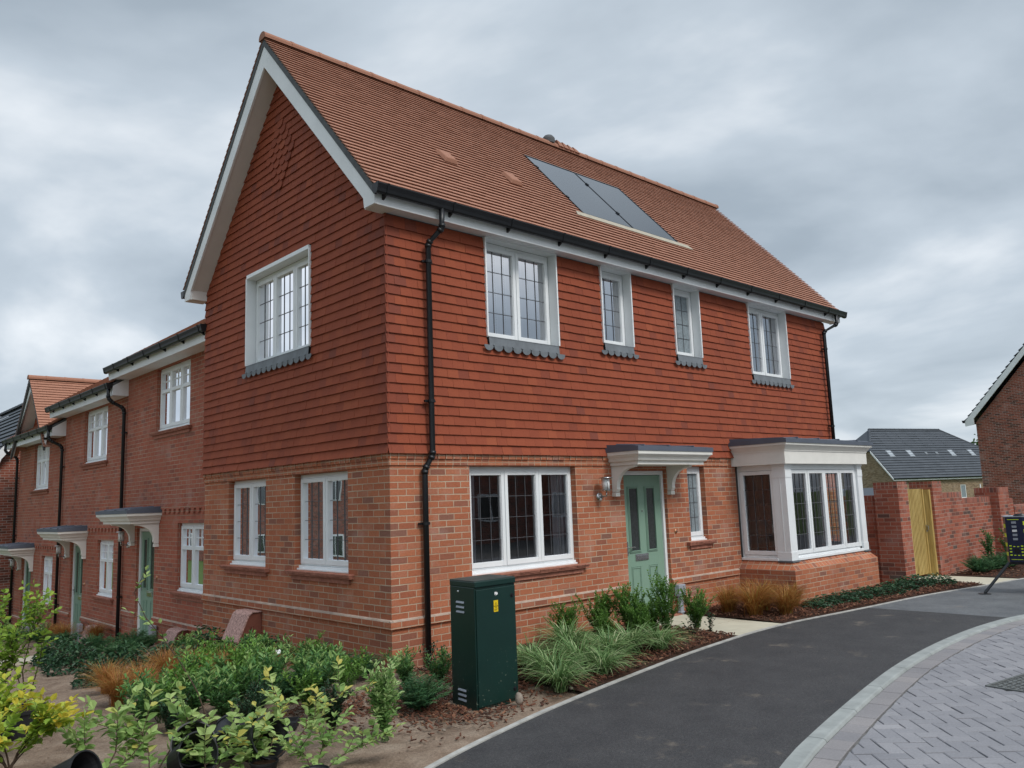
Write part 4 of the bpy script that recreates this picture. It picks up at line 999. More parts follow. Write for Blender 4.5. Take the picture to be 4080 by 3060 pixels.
for ix in range(-90, 90):
    for iy_ in range(-90, 90):
        t = (ix-iy_) % 4
        if t not in (0, 3): continue
        w2, h2 = (2, 1) if t == 0 else (1, 2)
        cs = [(ix*bw_+g0, iy_*bw_+g0), ((ix+w2)*bw_-g0, iy_*bw_+g0), ((ix+w2)*bw_-g0, (iy_+h2)*bw_-g0), (ix*bw_+g0, (iy_+h2)*bw_-g0)]
        P_ = [O0+Vector((u*ca-v*sa, u*sa+v*ca)) for u, v in cs]; c_ = sum(P_, Vector((0, 0)))/4
        if c_.x < -5 or c_.x > 15 or c_.y < -12 or in_grate(c_): continue
        ov = max(q.y-yat(K2, q.x) for q in P_)
        if ov > 0:
            y0_, y1_ = yat(K2, c_.x-.1), yat(K2, c_.x+.1); fn = lambda q: q.y-(y0_+(y1_-y0_)*(q.x-c_.x+.1)/.2)+.004
            Q = []
            for k in range(4):
                a, b = P_[k], P_[(k+1) % 4]; fa_, fb_ = fn(a), fn(b)
                if fa_ <= 0: Q.append(a)
                if fa_*fb_ < 0: Q.append(a.lerp(b, fa_/(fa_-fb_)))
            if len(Q) < 3: continue
            ar = abs(sum(Q[k].x*Q[(k+1) % len(Q)].y-Q[(k+1) % len(Q)].x*Q[k].y for k in range(len(Q))))/2
            if ar < .0012: continue
            P_ = Q
        P_ = [q+Vector((r.uniform(-.0035, .0035), r.uniform(-.0035, .0035))) for q in P_]
        blockpts(pb, P_, RZ-.03, RZ+r.uniform(-.003, .003), .008, min(1, max(0, r.gauss(.5, .17))))
tag(pb.build('road', M['paver'], recalc=False), kind='structure')
# gully cover in the road
gt = thing('drain_cover', 'square cast iron drain cover with raised studs set in the grey block paving', 'drain cover', (grate_c.x, grate_c.y, RZ))
FGr = lambda u, v, z: Vector((grate_c.x, grate_c.y, 0))+Vector((gu.x*u+gv.x*v, gu.y*u+gv.y*v, z))
f_ = MB()
for a, b in (((-.36, -.34), (.36, -.315)), ((-.36, .315), (.36, .34)), ((-.36, -.315), (-.335, .315)), ((.335, -.315), (.36, .315))): f_.box(FGr, (a[0], a[1], RZ-.04), (b[0], b[1], RZ+.010))
f_.build('frame', M['iron'], gt)
f_ = MB(); f_.box(FGr, (-.33, -.31, RZ-.04), (.33, .31, RZ+.005))
for i in range(15):
    for j in range(12):
        u, v = -.305+i*.0435, -.285+j*.052
        if (i+j) % 2: f_.box(FGr, (u-.018, v-.006, RZ+.005), (u+.018, v+.006, RZ+.011))
        else: f_.box(FGr, (u-.006, v-.018, RZ+.005), (u+.006, v+.018, RZ+.011))
f_.build('cover_plate', M['iron'], gt)
# slabs to the doors
sl_ = MB(); r = random.Random(5); xa = 3.955
for (x0_, x1_) in ((3.955, 4.50), (4.506, 5.10)):
    y_ = -.13; k = 0
    while y_ > -1.75:
        y2 = max(y_-.445, max(yat(EDGE, x0_), yat(EDGE, x1_))+.004)
        yl, yr = (y2, y2) if y2 == y_-.445 else (yat(EDGE, x0_)+.004, yat(EDGE, x1_)+.004)
        zt = .006+r.uniform(-.001, .002)
        sl_.hexa([(x0_, yl, -.05), (x1_, yr, -.05), (x1_, y_, -.05), (x0_, y_, -.05), (x0_, yl, zt), (x1_, yr, zt), (x1_, y_, zt), (x0_, y_, zt)]); y_ = y2-.006
        if y2 > -1.76 and y2 != y_-.445 and y2 < -1.6: break
tag(sl_.build('door_path', M['slab']), kind='structure')
sl_ = MB(); x_ = .28
while x_ > -3.2:
    for (ya, yb) in ((7.98, 8.52), (8.526, 9.06)):
        z1_, z2_ = G(0, ya)+.012, G(0, yb)+.012; xb_ = x_-.594; sl_.hexa([(xb_, ya, z1_-.08), (x_, ya, z1_-.08), (x_, yb, z2_-.08), (xb_, yb, z2_-.08), (xb_, ya, z1_), (x_, ya, z1_), (x_, yb, z2_), (xb_, yb, z2_)])
    x_ -= .6
tag(sl_.build('terrace_path', M['slab']), kind='structure')
sl_ = MB()
for xa_, xb_ in ((10.93, 11.52), (11.526, 12.12)): sl_.hexa([(xa_, yat(EDGE, xa_)+.01, -.05), (xb_, yat(EDGE, xb_)+.01, -.05), (xb_, -1.0, -.05), (xa_, -1.0, -.05), (xa_, yat(EDGE, xa_)+.01, .006), (xb_, yat(EDGE, xb_)+.01, .006), (xb_, -1.0, .006), (xa_, -1.0, .006)])
tag(sl_.build('gate_path', M['slab']), kind='structure')

# mulch beds
def mulch_sheet(mb, x0, x1, ytop, top):
    n = int((x1-x0)/.12); 
    for k in range(n):
        a, b = x0+(x1-x0)*k/n, x0+(x1-x0)*(k+1)/n; m_ = 8
        for j in range(m_):
            def P(x, t):
                e_ = yat(EDGE, x)+.012; y = e_+(ytop(x)-e_)*t; return (x, y, .004+.032*math.sin(math.pi*min(1, t*1.3+.05))*.6+.012*mn.noise(Vector((x*7, y*7, 1))))
            mb.face([P(a, j/m_), P(b, j/m_), P(b, (j+1)/m_), P(a, (j+1)/m_)])
ml = MB(); mulch_sheet(ml, .55, 3.94, lambda x: -.005, 0); mulch_sheet(ml, 5.12, 6.86, lambda x: -.005, 0); mulch_sheet(ml, 6.86, 10.0, lambda x: -1.01 if x < 9.8 else -.5, 0); mulch_sheet(ml, 10.0, 10.90, lambda x: -1.22, 0); mulch_sheet(ml, 12.14, 22, lambda x: -1.3, 0)
tag(ml.build('mulch_bed', M['mulchbase'], recalc=False, smooth=True), kind='structure')
ch = MB(); r = random.Random(17)
def chip(x, y, z, s):
    a = r.uniform(0, 6.28); L_, w_ = s*r.uniform(.5, 1.1), s*r.uniform(.16, .4); t1, t2 = r.uniform(-.5, .5), r.uniform(-.5, .5)
    u = Vector((math.cos(a), math.sin(a), t1)).normalized()*L_/2; v = Vector((-math.sin(a), math.cos(a), t2)).normalized()*w_/2; c = Vector((x, y, z)); h = Vector((0, 0, s*.07))
    ch.hexa([c-u-v-h, c+u-v-h, c+u+v-h, c-u+v-h, c-u-v+h, c+u-v*.7+h, c+u*.8+v+h, c-u+v+h], min(1, max(0, r.gauss(.45, .25))))
def scatter(n, x0, x1, y1, s=.05, y0=None, zz=None, dens=1):
    for _ in range(n):
        x = r.uniform(x0, x1); e_ = (yat(EDGE, x)+.03) if y0 is None else y0; y = r.uniform(e_, y1(x) if callable(y1) else y1)
        if zz is None: t = (y-e_)/max(.1, 1.5); z = .028+.012*math.sin(3*t)
        else: z = zz
        chip(x, y, z+r.uniform(0, .012), s)
scatter(3600, .55, 3.94, -.03); scatter(1500, 5.12, 6.86, -.03); scatter(2200, 6.86, 10.0, lambda x: -1.02 if x < 9.8 else -.6); scatter(500, 10.0, 10.9, -1.22); scatter(900, 12.15, 17, -1.3)
for _ in range(1500):                                        # thinner bark around the cabinet and the pipe
    x = r.gauss(-.45, .42); y = r.gauss(-1.6, .42)
    if -.48 < x < .06 and -1.98 < y < -1.5 or y < yat(EDGE, x)+.12 or y > -.05 and x > 0: continue
    chip(x, y, r.uniform(-.012, .008), .048)
for _ in range(900):
    x = r.uniform(0, .6); y = r.uniform(-1.7, -.05)
    chip(x, y, r.uniform(-.012, .012), .05)
for _ in range(500):
    x = r.gauss(-1.1, .35); y = r.gauss(-.9, .3)
    chip(x, y, r.uniform(-.018, -.004), .045)
tag(ch.build('bark_chippings', M['bark'], recalc=False), kind='stuff', label='brown bark chippings mulching the beds along the footpath', cat='bark mulch')
sb_ = MB()
for _ in range(1800):                                          # clods and grit on the bare soil
    x = r.uniform(-4.5, .8); y = r.uniform(-3.6, 6)
    if y < yat(EDGE, x)+.05 or (x > -.3 and y > -.2): continue
    s = r.uniform(.004, .016)*(1.9 if r.random() < .07 else 1); z = G(x, y)-.02+.020*mn.noise(Vector((x*1.7, y*1.7, 0)))+.013*mn.noise(Vector((x*6, y*6, 3)))
    q = [Vector((r.uniform(.6, 1)*s*math.cos(k*1.257), r.uniform(.6, 1)*s*math.sin(k*1.257), 0)) for k in range(5)]; c = Vector((x, y, z)); i = len(sb_.v)
    sb_.v += [tuple(c+p+Vector((0, 0, -.003))) for p in q]+[tuple(c+Vector((r.uniform(-.3, .3)*s, 0, s*.6)))]
    for k in range(5): sb_.f.append((i+k, i+(k+1) % 5, i+5)); sb_.t.append(r.random()); sb_.uv.append(None)
tag(sb_.build('soil_clods', M['soil'], recalc=False), kind='stuff', label='small clods and grit scattered over the bare sandy soil', cat='soil clods')

# ================================================================ utility cabinet
cb = thing('utility_cabinet', 'tall dark green metal utility cabinet with a yellow danger sticker beside the footpath', 'utility cabinet', (-.2, -1.75, 0))
ang = R(3.5); co = Vector((-.455, -1.955, -.025)); cu_ = Vector((math.cos(ang), math.sin(ang), 0)); cv = Vector((-math.sin(ang)+.18, math.cos(ang), 0)).normalized()
FC = lambda s, d, z: co+cu_*s-cv*d+Vector((0, 0, z))         # d outward = towards the path
CW, CD, CH = .515, .41, 1.10
b = MB(); b.box(FC, (0, -CD, -.08), (CW, 0, CH-.055)); body = b.build('body', M['cabinet'], cb, bevel=.006)
t_ = MB(); t_.hexa([FC(-.002, -CD-.002, CH-.055), FC(CW+.002, -CD-.002, CH-.055), FC(CW+.002, .016, CH-.055), FC(-.002, .016, CH-.055), FC(-.002, -CD-.002, CH-.006), FC(CW+.002, -CD-.002, CH-.006), FC(CW+.002, .016, CH-.002), FC(-.002, .016, CH-.002)])
t_.build('lid', M['cabinet'], cb, bevel=.008)
t2 = MB(); t2.hexa([FC(0.0, -CD, CH-.012), FC(CW, -CD, CH-.012), FC(CW, .0, CH-.006), FC(0, 0, CH-.006), FC(0, -CD, CH+.001), FC(CW, -CD, CH+.001), FC(CW, 0, CH+.004), FC(0, 0, CH+.004)]); t2.build('lid_top', M['cabinet_roof'], cb)
d_ = MB(); d_.box(FC, (.012, 0, .03), (CW-.008, .014, CH-.075)); dd = d_.build('door', M['cabinet'], cb, bevel=.005)
for zz in (.115, CH-.16):
    l_ = MB(); l_.lathe(FC(CW-.055, .014, zz), [(0, .014), (.010, .014), (.012, .006), (.019, .005), (.019, 0)], 14, axis=-cv); l_.build('lock', M['black'], dd)
v_ = MB()
FCs = lambda s, d, z: co+cv*s-cu_*d+Vector((0, 0, z))
for z0_ in (CH-.20, .14):
    for k in range(3): v_.prism(FCs, [(0, z0_-k*.042), (.010, z0_-k*.042), (.004, z0_-k*.042+.014), (0, z0_-k*.042+.016)], .17, .30)
v_.build('louvre', M['greyplastic'], body)
v_ = MB(); v_.lathe(FCs(.27, 0, CH-.10), [(0, .008), (.008, .006), (.012, 0)], 10, axis=-cu_); v_.build('bolt', M['steel'], body)
y_ = MB(); y_.box(FC, (.225, .014, CH-.285), (.280, .016, CH-.185)); yl = y_.build('warning_label', M['yellow'], dd)
k_ = MB()
k_.prism_d(FC, [(.237, CH-.226), (.268, CH-.226), (.2525, CH-.197)], .016, .0165); k_.build('warning_triangle', M['ink'], yl)
k_ = MB(); k_.prism_d(FC, [(.2415, CH-.2235), (.2635, CH-.2235), (.2525, CH-.203)], .0165, .017); k_.build('warning_triangle_fill', M['yellow'], yl)
k_ = MB(); k_.prism_d(FC, [(.2535, CH-.206), (.2495, CH-.2145), (.2525, CH-.2145), (.2505, CH-.2225), (.2565, CH-.2125), (.2535, CH-.2125)], .017, .0175); k_.build('lightning_bolt', M['ink'], yl)
text_mesh('DANGER', .0125, FC, .2525, .0165, CH-.240, M['ink'], yl); text_mesh('400 volts', .008, FC, .2525, .0165, CH-.252, M['ink'], yl)
k_ = MB()
for k in range(2): k_.box(FC, (.232, .016, CH-.264-k*.009), (.274-k*.01, .0165, CH-.260-k*.009))
k_.build('small_print', M['ink'], yl)
k_ = MB(); k_.lathe(FC(.2525, .014, CH-.135), [(0, .002), (.024, .002), (.024, 0)], 20, axis=-cv)
k_.v = [tuple(Vector(p)-Vector((0, 0, (p[2]-(CH-.135))*.35))) for p in k_.v]; wl_ = k_.build('maker_badge', M['litter'], dd); text_mesh('cable', .011, FC, .2525, .0165, CH-.139, M['ink'], wl_)
def rock(name, label, x, y, z, s, sq=(1, .8, .8), m='stone', seed=1):
    rr = random.Random(seed); b = MB(); bm = bmesh.new(); bmesh.ops.create_icosphere(bm, subdivisions=2, radius=s)
    for v in bm.verts: v.co = Vector((v.co.x*sq[0], v.co.y*sq[1], v.co.z*sq[2]))*(1+.22*mn.noise(v.co*3/s+Vector((seed, 0, 0))))
    me = bpy.data.meshes.new(name); bm.to_mesh(me); bm.free(); me.materials.append(M[m])
    for p in me.polygons: p.use_smooth = True
    o = bpy.data.objects.new(name, me); o.location = (x, y, z); o.rotation_euler = (.3, .2, seed); COL.objects.link(o); return tag(o, label, 'stone')
rock('stone', 'rounded brown stone leaning on the front foot of the green cabinet', -.06, -2.06, .03, .045, (.8, .8, 1.25), seed=2)
rock('stone', 'small pale pebble on the bark near the sedge clumps', .55, -2.12, .02, .02, seed=5)
rock('stone', 'flat grey pebble on the bare soil below the laurel', -1.05, -2.25, 0, .022, (1, .8, .5), seed=7)

# ================================================================ garden wall, gate
gw = thing('garden_wall', 'red brick garden wall with stepped top and piers to the right of the house', 'garden wall', (12, -1.0, 0))
pm = MB()
def wbox(mb, a, b): mb.box(W_, a, b)
def pier(x0, x1, y0, y1, zt):
    p = MB(); p.box(W_, (x0, y0, -.3), (x1, y1, zt-.115)); o = p.build('pier', M['brick_wall'], gw)
    c = MB(); c.box(W_, (x0-.0, y0-.0, zt-.113), (x1, y1, zt)); c.build('coping', M['wallcope'], o)
M['wallcope'] = brick_mat('coping_brick', [(0, (.12, .07, .06)), (.2, (.26, .08, .055)), (1, (.36, .12, .08))], (.40, .30, .24), bw=.075, rh=.3, off=0)
pier(10.48, 10.93, -1.21, -.76, 1.86); pier(12.15, 12.62, -1.21, -.76, 1.85); pier(15.72, 16.45, -1.30, -.80, 1.67)
def panel(x0, x1, y0, y1, zt, nm='wall_panel'):
    p = MB(); p.box(W_, (x0, y0, -.6), (x1, y1, zt-.11)); o = p.build(nm, M['brick_wall'], gw); c = MB(); c.box(W_, (x0, y0, zt-.108), (x1, y1, zt)); c.build('coping', M['wallcope'], o)
panel(12.62, 13.95, -1.12, -.90, 1.61); panel(13.95, 15.72, -1.12, -.90, 1.47); panel(16.45, 17.2, -1.15, -.93, 1.40); panel(17.2, 24, -1.17, -.95, 1.22)
panel(10.55, 10.78, -.76, .6, 1.62)
gtt = thing('garden_gate', 'yellow timber slatted garden gate closed between two brick piers', 'gate', (11.5, -1.0, 0))
bp_ = MB(); x_ = 10.97
while x_ < 11.98: bp_.box(W_, (x_, -1.035, .05), (x_+.045, -1.0, 1.71)); x_ += .066
for zz in (.3, .9, 1.5): bp_.box(W_, (10.96, -1.0, zz), (12.02, -.96, zz+.09))
bp_.build('board_panel', M['wood'], gtt)
bp_ = MB(); bp_.box(W_, (12.0, -1.06, .05), (12.06, -.98, 1.70)); bp_.build('closing_stile', M['wood'], gtt)
bp_ = MB(); bp_.box(W_, (12.07, -1.16, -.05), (12.148, -.96, 1.69)); bp_.build('gate_post', M['wood'], gtt)
bp_ = MB(); bp_.tube([(12.02, -1.06, .98), (12.02, -1.10, .98), (12.02, -1.10, .90), (12.05, -1.07, .87)], .012, 8); bp_.box(W_, (12.0, -1.068, .86), (12.045, -1.06, 1.0)); bp_.build('latch', M['steel'], gtt)

# ================================================================ security tower on splayed legs
stw = thing('security_tower', 'dark blue and fluorescent yellow chequered security tower on a splayed black leg', 'security tower', (10.15, -3.45, 0))
fw = Vector((.958, .284, 0)); rt_ = Vector((.284, -.958, 0)); c0 = Vector((9.85, -3.10, 0))+rt_*.42+fw*.05
FT = lambda u, v, z: c0+rt_*u+fw*v+Vector((0, 0, z))
PL = [(-.42, .14), (-.39, -.04), (-.15, -.12), (.15, -.12), (.39, -.04), (.42, .14), (.36, .34), (-.36, .34)]
zb_, zt_ = .50, 1.215
def polyprism(mb, pl, z0, z1):
    n = len(pl); i = len(mb.v); mb.v += [tuple(FT(*p, z0)) for p in pl]+[tuple(FT(*p, z1)) for p in pl]
    for k in range(n): mb.f.append((i+k, i+(k+1) % n, i+n+(k+1) % n, i+n+k))
    mb.f += [tuple(range(i, i+n)), tuple(range(i+n, i+2*n))]; mb.t += [.5]*(n+2); mb.uv += [None]*(n+2)
b = MB(); polyprism(b, PL, zb_, zt_); tb = b.build('body', M['navy'], stw)
b = MB(); polyprism(b, [(u*1.04, v*1.04-.004) for u, v in PL], zt_, zt_+.014); b.build('top_plate', M['greyplastic'], stw)
b = MB(); polyprism(b, [(u*.98, v*.98) for u, v in PL], zb_-.04, zb_); b.build('base_frame', M['black'], stw)
b = MB(); b.lathe(FT(-.17, .02, zt_+.014), [(.10, 0), (.10, .012), (.085, .02), (.085, .032), (.0, .038)], 20); b.build('dome', M['black'], stw, smooth=True)
b = MB(); b.tube([FT(-.04, .05, zt_), FT(-.085, .05, zt_+.20)], .006, 6); b.build('aerial', M['black'], stw)
def facebox(mb, k, u0, u1, z0, z1, th=.003):
    a = Vector(FT(*PL[k], 0)); b_ = Vector(FT(*PL[k+1], 0)); d = (b_-a).normalized(); W2 = (b_-a).length; nn = Vector((-d.y, d.x, 0))
    if nn.dot(fw) > 0: nn = -nn
    q = lambda u, o, z: a+d*(u*W2)+nn*o+Vector((0, 0, z)); mb.box(lambda s, dd_, z: q(s, dd_, z), (u0, 0, z0), (u1, th, z1))
b = MB(); h = (zt_-zb_)
for k in range(8):                                           # narrow edge, chequers
    if k % 2 == 0: facebox(b, 0, .1, .9, zb_+.09+k*.075, zb_+.15+k*.075)
for k in range(9):                                           # right-hand face
    for j in range(5):
        if (k+j) % 2 == 0: facebox(b, 2, j*.2+.01, (j+1)*.2, zb_+.09+k*.062, zb_+.15+k*.062)
        if (k+j) % 2 == 0: facebox(b, 3, j*.2+.01, (j+1)*.2, zb_+.09+k*.062, zb_+.15+k*.062)
facebox(b, 1, .12, .80, zt_-.045, zt_-.036); facebox(b, 1, .12, .80, zb_+.035, zb_+.042)
for u in (.08, .75):
    for z in (.10, .15, .20, .245): facebox(b, 1, u, u+.13, zb_+z, zb_+z+.018)
for u in (.30, .52): facebox(b, 1, u, u+.12, zb_+.10, zb_+.112); facebox(b, 1, u, u+.12, zb_+.238, zb_+.250)
b.build('chequer_markings', M['fluoro'], tb)
b = MB(); a = Vector(FT(*PL[1], 0)); b__ = Vector(FT(*PL[2], 0)); dn = (b__-a).normalized(); nn = Vector((-dn.y, dn.x, 0)); nn = nn if nn.dot(fw) < 0 else -nn
b.lathe((a+b__)/2+Vector((0, 0, zb_+.175)), [(0, .006), (.045, .006), (.048, .0)], 18, axis=nn); b.build('speaker_disc', M['black'], tb)
for k in range(5):
    b = MB(); facebox(b, 1, .36, .62, zt_-.105-k*.066, zt_-.07-k*.066, .012); b.build('lamp_unit', M['litter'] if k == 2 else M['greyplastic'], tb)
dirs = [(FT(-.40, .02, 0), Vector((9.56, -2.80, 0))), (FT(.36, -.02, 0), FT(1.0, -.2, 0)), (FT(0, .3, 0), FT(0, .95, 0))]
for a, q in dirs:
    b = MB(); p0 = Vector((a.x, a.y, zb_-.02)); b.tube([p0+(p0-Vector(q)).normalized()*.0, Vector((q[0], q[1], .02))], .024, 4); b.lathe(Vector((q[0], q[1], .001)), [(.0, .016), (.09, .012), (.095, 0)], 14); b.build('leg', M['black'], stw)

# ================================================================ houses in the distance
e_ = Vector((math.cos(R(-18)), math.sin(R(-18)), 0)); n_ = Vector((-e_.y, e_.x, 0)); A0 = Vector((73.9, 25, 0))
FQ = lambda s, d, z: A0+e_*s-n_*d+Vector((0, 0, z))           # d outward (towards us)
bh = thing('slate_roofed_bungalow', 'buff brick building with a broad half-hipped slate roof, solar panels and four rooflights', 'house', tuple(A0))
b = MB(); wallgrid(b, FQ, .25, 16.75, -3, 2.42, [(9.46, 10.26, .4, 1.73)], .1, d=-.3)
for s in (.25, 16.75):
    b.face([FQ(s, -.3, -3), FQ(s, -8.7, -3), FQ(s, -8.7, 2.6), FQ(s, -6.5, 5.2), FQ(s, -2.5, 5.2), FQ(s, -.3, 2.6)])
b.face([FQ(.25, -8.7, -3), FQ(16.75, -8.7, -3), FQ(16.75, -8.7, 2.6), FQ(.25, -8.7, 2.6)])
bw2 = b.build('wall', M['brick_buff'], bh, recalc=False)
b = MB()
for q in (((9.46, .4), (9.54, 1.73)), ((10.18, .4), (10.26, 1.73)), ((9.54, 1.65), (10.18, 1.73)), ((9.54, .4), (10.18, .48))): b.box(FQ, (q[0][0], -.42, q[0][1]), (q[1][0], -.33, q[1][1]))
w_ = b.build('window', M['white'], bh); b = MB(); b.face([FQ(9.54, -.38, .48), FQ(10.18, -.38, .48), FQ(10.18, -.38, 1.65), FQ(9.54, -.38, 1.65)]); b.build('pane', M['glass_obs'], w_, recalc=False)
for s0_, s1_ in ((6.3, 6.42), (12.3, 12.42)):
    b = MB(); b.box(FQ, (s0_, -.3, -1), (s1_, -.26, 1.72)); b.build('door_frame', M['white'], bh)
sq = math.hypot(1, 1.133); vv = n_*(1/sq)+Vector((0, 0, 1.133/sq))
def rfar(t):
    n = t/sq
    if n < 2.45: return [(0, 17)]
    return [((n-2.45)/2.05*2.4, 17-(n-2.45)/2.05*4.4)]
rr_ = roof_tiles(bh, A0+Vector((0, 0, 2.5)), e_, vv, 4.5*sq, rfar, g=.34, tw=.6, m='slate', th=.03, seed=61)
b = MB(); zr_ = 2.5+4.5*1.133; zh = 2.5+2.45*1.133
b.face([FQ(0, -2.45, zh), FQ(0, -6.55, zh), FQ(2.4, -4.5, zr_)]); b.face([FQ(17, -2.45, zh), FQ(17, -6.55, zh), FQ(12.6, -4.5, zr_)]); b.face([FQ(0, -9, 2.5), FQ(17, -9, 2.5), FQ(17, -6.55, zh), FQ(12.6, -4.5, zr_), FQ(2.4, -4.5, zr_), FQ(0, -6.55, zh)])
b.build('hip_roof', M['slate'], bh, recalc=False)
ridge(rr_, FQ(2.4, -4.5, zr_-.02), FQ(12.6, -4.5, zr_-.02), r=.14, step=.6, m='slate'); ridge(rr_, FQ(0, -2.45, zh-.05), FQ(2.4, -4.5, zr_-.03), r=.13, step=.6, m='slate', name='hip_tile'); ridge(rr_, FQ(17, -2.45, zh-.05), FQ(12.6, -4.5, zr_-.03), r=.13, step=.6, m='slate', name='hip_tile')
FP = lambda s, n, o: A0+e_*s+n_*n+Vector((0, 0, 2.5+n*1.133+o))
M['rooflight'] = plain('rooflight_sky_reflection', (.34, .37, .40), .12, .8, .05, 1)  # pale base colour paints the sky reflected in the panes
def onroof(name, s0, s1, n0, n1, m, th=.06, par=None):
    b = MB(); b.hexa([FP(s0, n0, -.05), FP(s1, n0, -.05), FP(s1, n1, -.05), FP(s0, n1, -.05), FP(s0, n0, th), FP(s1, n0, th), FP(s1, n1, th), FP(s0, n1, th)]); return b.build(name, m, par or rr_)
for s in (2.62, 4.14, 5.66, 8.27, 9.8, 11.33): onroof('solar_panel', s, s+1.45, 2.84, 4.0, M['pvglass'])
for s in (1.95, 4.75, 10.8, 13.8):
    f_ = onroof('rooflight', s, s+.78, 1.82, 2.48, M['lead'], .07); onroof('pane', s+.10, s+.68, 1.90, 2.40, M['rooflight'], .09, f_)
for s in (7.2, 8.75): onroof('roof_vent', s, s+.35, 2.02, 2.22, M['lead'], .12)
b = MB(); b.box(FQ, (0, -.04, 2.30), (17, 0, 2.46)); b.prism(lambda s, d, z: FQ(s, -d, z), [(0, 2.30), (0, 2.48), (2.45, zh), (2.45, zh-.22)], -.06, 0); b.build('fascia', M['fascia'], bh)
gutter(bh, FQ, -.05, 17, 2.52, .0, brk=3)
# big red-brick house at the right edge
rbh = thing('gabled_brick_house', 'tall dark red brick gable end with white bargeboard at the right edge', 'house', (36, 1.4, -1))
b = MB(); FR2 = lambda s, d, z: Vector((36-d, s, z))
b.box(W_, (36, -2.6, -3), (46, 5.42, 4.55)); b.prism(lambda s, d, z: Vector((s, d, z)), [(-2.6, 4.55), (5.42, 4.55), (1.41, 9.1)], 36, 46); rbw = b.build('wall', M['brick_far'], rbh, recalc=False)
s_ = math.hypot(1, 1.14)
rq = roof_tiles(rbh, (35.75, 5.82, 4.60), (1, 0, 0), (0, -1/s_, 1.14/s_), 4.42*s_, lambda t: [(0, 10.5)], g=.3, tw=.5, m='slate', th=.03, seed=71)
roof_tiles(rbh, (35.75, -3.0, 4.60), (1, 0, 0), (0, 1/s_, 1.14/s_), 4.42*s_, lambda t: [(0, 10.5)], g=.3, tw=.5, m='slate', th=.03, seed=72, name='far_roof')
b = MB()
for sg in (1, -1):
    y0_ = 1.41; b.prism(lambda s, d, z: Vector((s, d, z)), [(y0_, 9.56), (y0_, 9.24), (y0_+sg*4.0, 4.72), (y0_+sg*4.0, 4.45), (y0_+sg*4.38, 4.40), (y0_+sg*4.38, 4.62)], 35.72, 35.78)
b.build('bargeboard', M['fascia'], rbh); ridge(rq, (35.7, 1.41, 9.62), (46, 1.41, 9.62), r=.13, m='slate')
gutter(rbh, lambda s, d, z: Vector((s, 5.78+d, z)), 35.7, 46, 4.66, .0, brk=2)
# small slate roof of an outbuilding behind the garden wall
ob = thing('garage', 'low slate-roofed outbuilding peeping over the wall between house and bungalow', 'garage', (40, 13, -1))
b = MB(); b.box(W_, (40, 11.9, -2), (44, 16, 1.1)); b.build('wall', M['brick_buff'], ob)
b = MB(); b.hexa([(39.8, 11.7, 1.1), (44.2, 11.7, 1.1), (44.2, 16.2, 1.1), (39.8, 16.2, 1.1), (41.9, 11.9, 1.75), (42.1, 11.9, 1.75), (42.1, 16, 1.75), (41.9, 16, 1.75)]); b.build('roof', M['slate'], ob)
# houses across the road and across the slope, seen only as reflections in the windows
def plain_house(name, lab, x0, x1, y0, y1, zb, ze, F, s0, s1, wins):
    h = thing(name, lab, 'house', ((x0+x1)/2, (y0+y1)/2, zb))
    b = MB(); b.box(W_, (x0, y0, zb), (x1, y1, ze)); b.build('wall', M['brick_far'], h)
    b = MB(); xm, ym = (x0+x1)/2, (y0+y1)/2
    if x1-x0 > y1-y0: b.hexa([(x0-.3, y0-.4, ze), (x1+.3, y0-.4, ze), (x1+.3, y1+.4, ze), (x0-.3, y1+.4, ze), (x0-.3, ym-.02, ze+3.4), (x1+.3, ym-.02, ze+3.4), (x1+.3, ym+.02, ze+3.4), (x0-.3, ym+.02, ze+3.4)])
    else: b.hexa([(x0-.4, y0-.3, ze), (x1+.4, y0-.3, ze), (x1+.4, y1+.3, ze), (x0-.4, y1+.3, ze), (xm-.02, y0-.3, ze+3.4), (xm+.02, y0-.3, ze+3.4), (xm+.02, y1+.3, ze+3.4), (xm-.02, y1+.3, ze+3.4)])
    b.build('roof', M['slate'], h)
    for (a, c, za, zc_) in wins:
        b = MB(); b.box(F, (a, 0, za), (c, .04, zc_)); w__ = b.build('window', M['white'], h); b = MB()
        m_ = (a+c)/2
        for q in ((a+.08, m_-.04), (m_+.04, c-.08)): b.box(F, (q[0], .04, za+.08), (q[1], .05, zc_-.08))
        b.build('pane', M['glass_door'], w__)
    return h
plain_house('opposite_house', 'red brick house across the road behind the viewer', 7, 30, -27, -19, -.5, 5.1, lambda s, d, z: Vector((s, -19+d, z)), 7, 30, [(a, a+1.4, z, z+1.2) for a in (9, 13, 17.5, 22, 26) for z in (.9, 3.6)])
plain_house('opposite_house', 'red brick house on the slope facing the tile-hung gable', -27, -19, 27, 50, -3.5, 4.4, lambda s, d, z: Vector((-19+d, s, z)), 27, 50, [(a, a+1.4, z, z+1.2) for a in (29, 33, 37.5, 42, 46) for z in (-1.0, 2.1)])
plain_house('opposite_house', 'farther red brick house on the slope beyond the first opposite house', -27, -19, 54, 84, -3.5, 4.8, lambda s, d, z: Vector((-19+d, s, z)), 54, 84, [(a, a+1.4, z, z+1.2) for a in (56, 61, 66, 71, 77) for z in (-1.0, 2.1)])
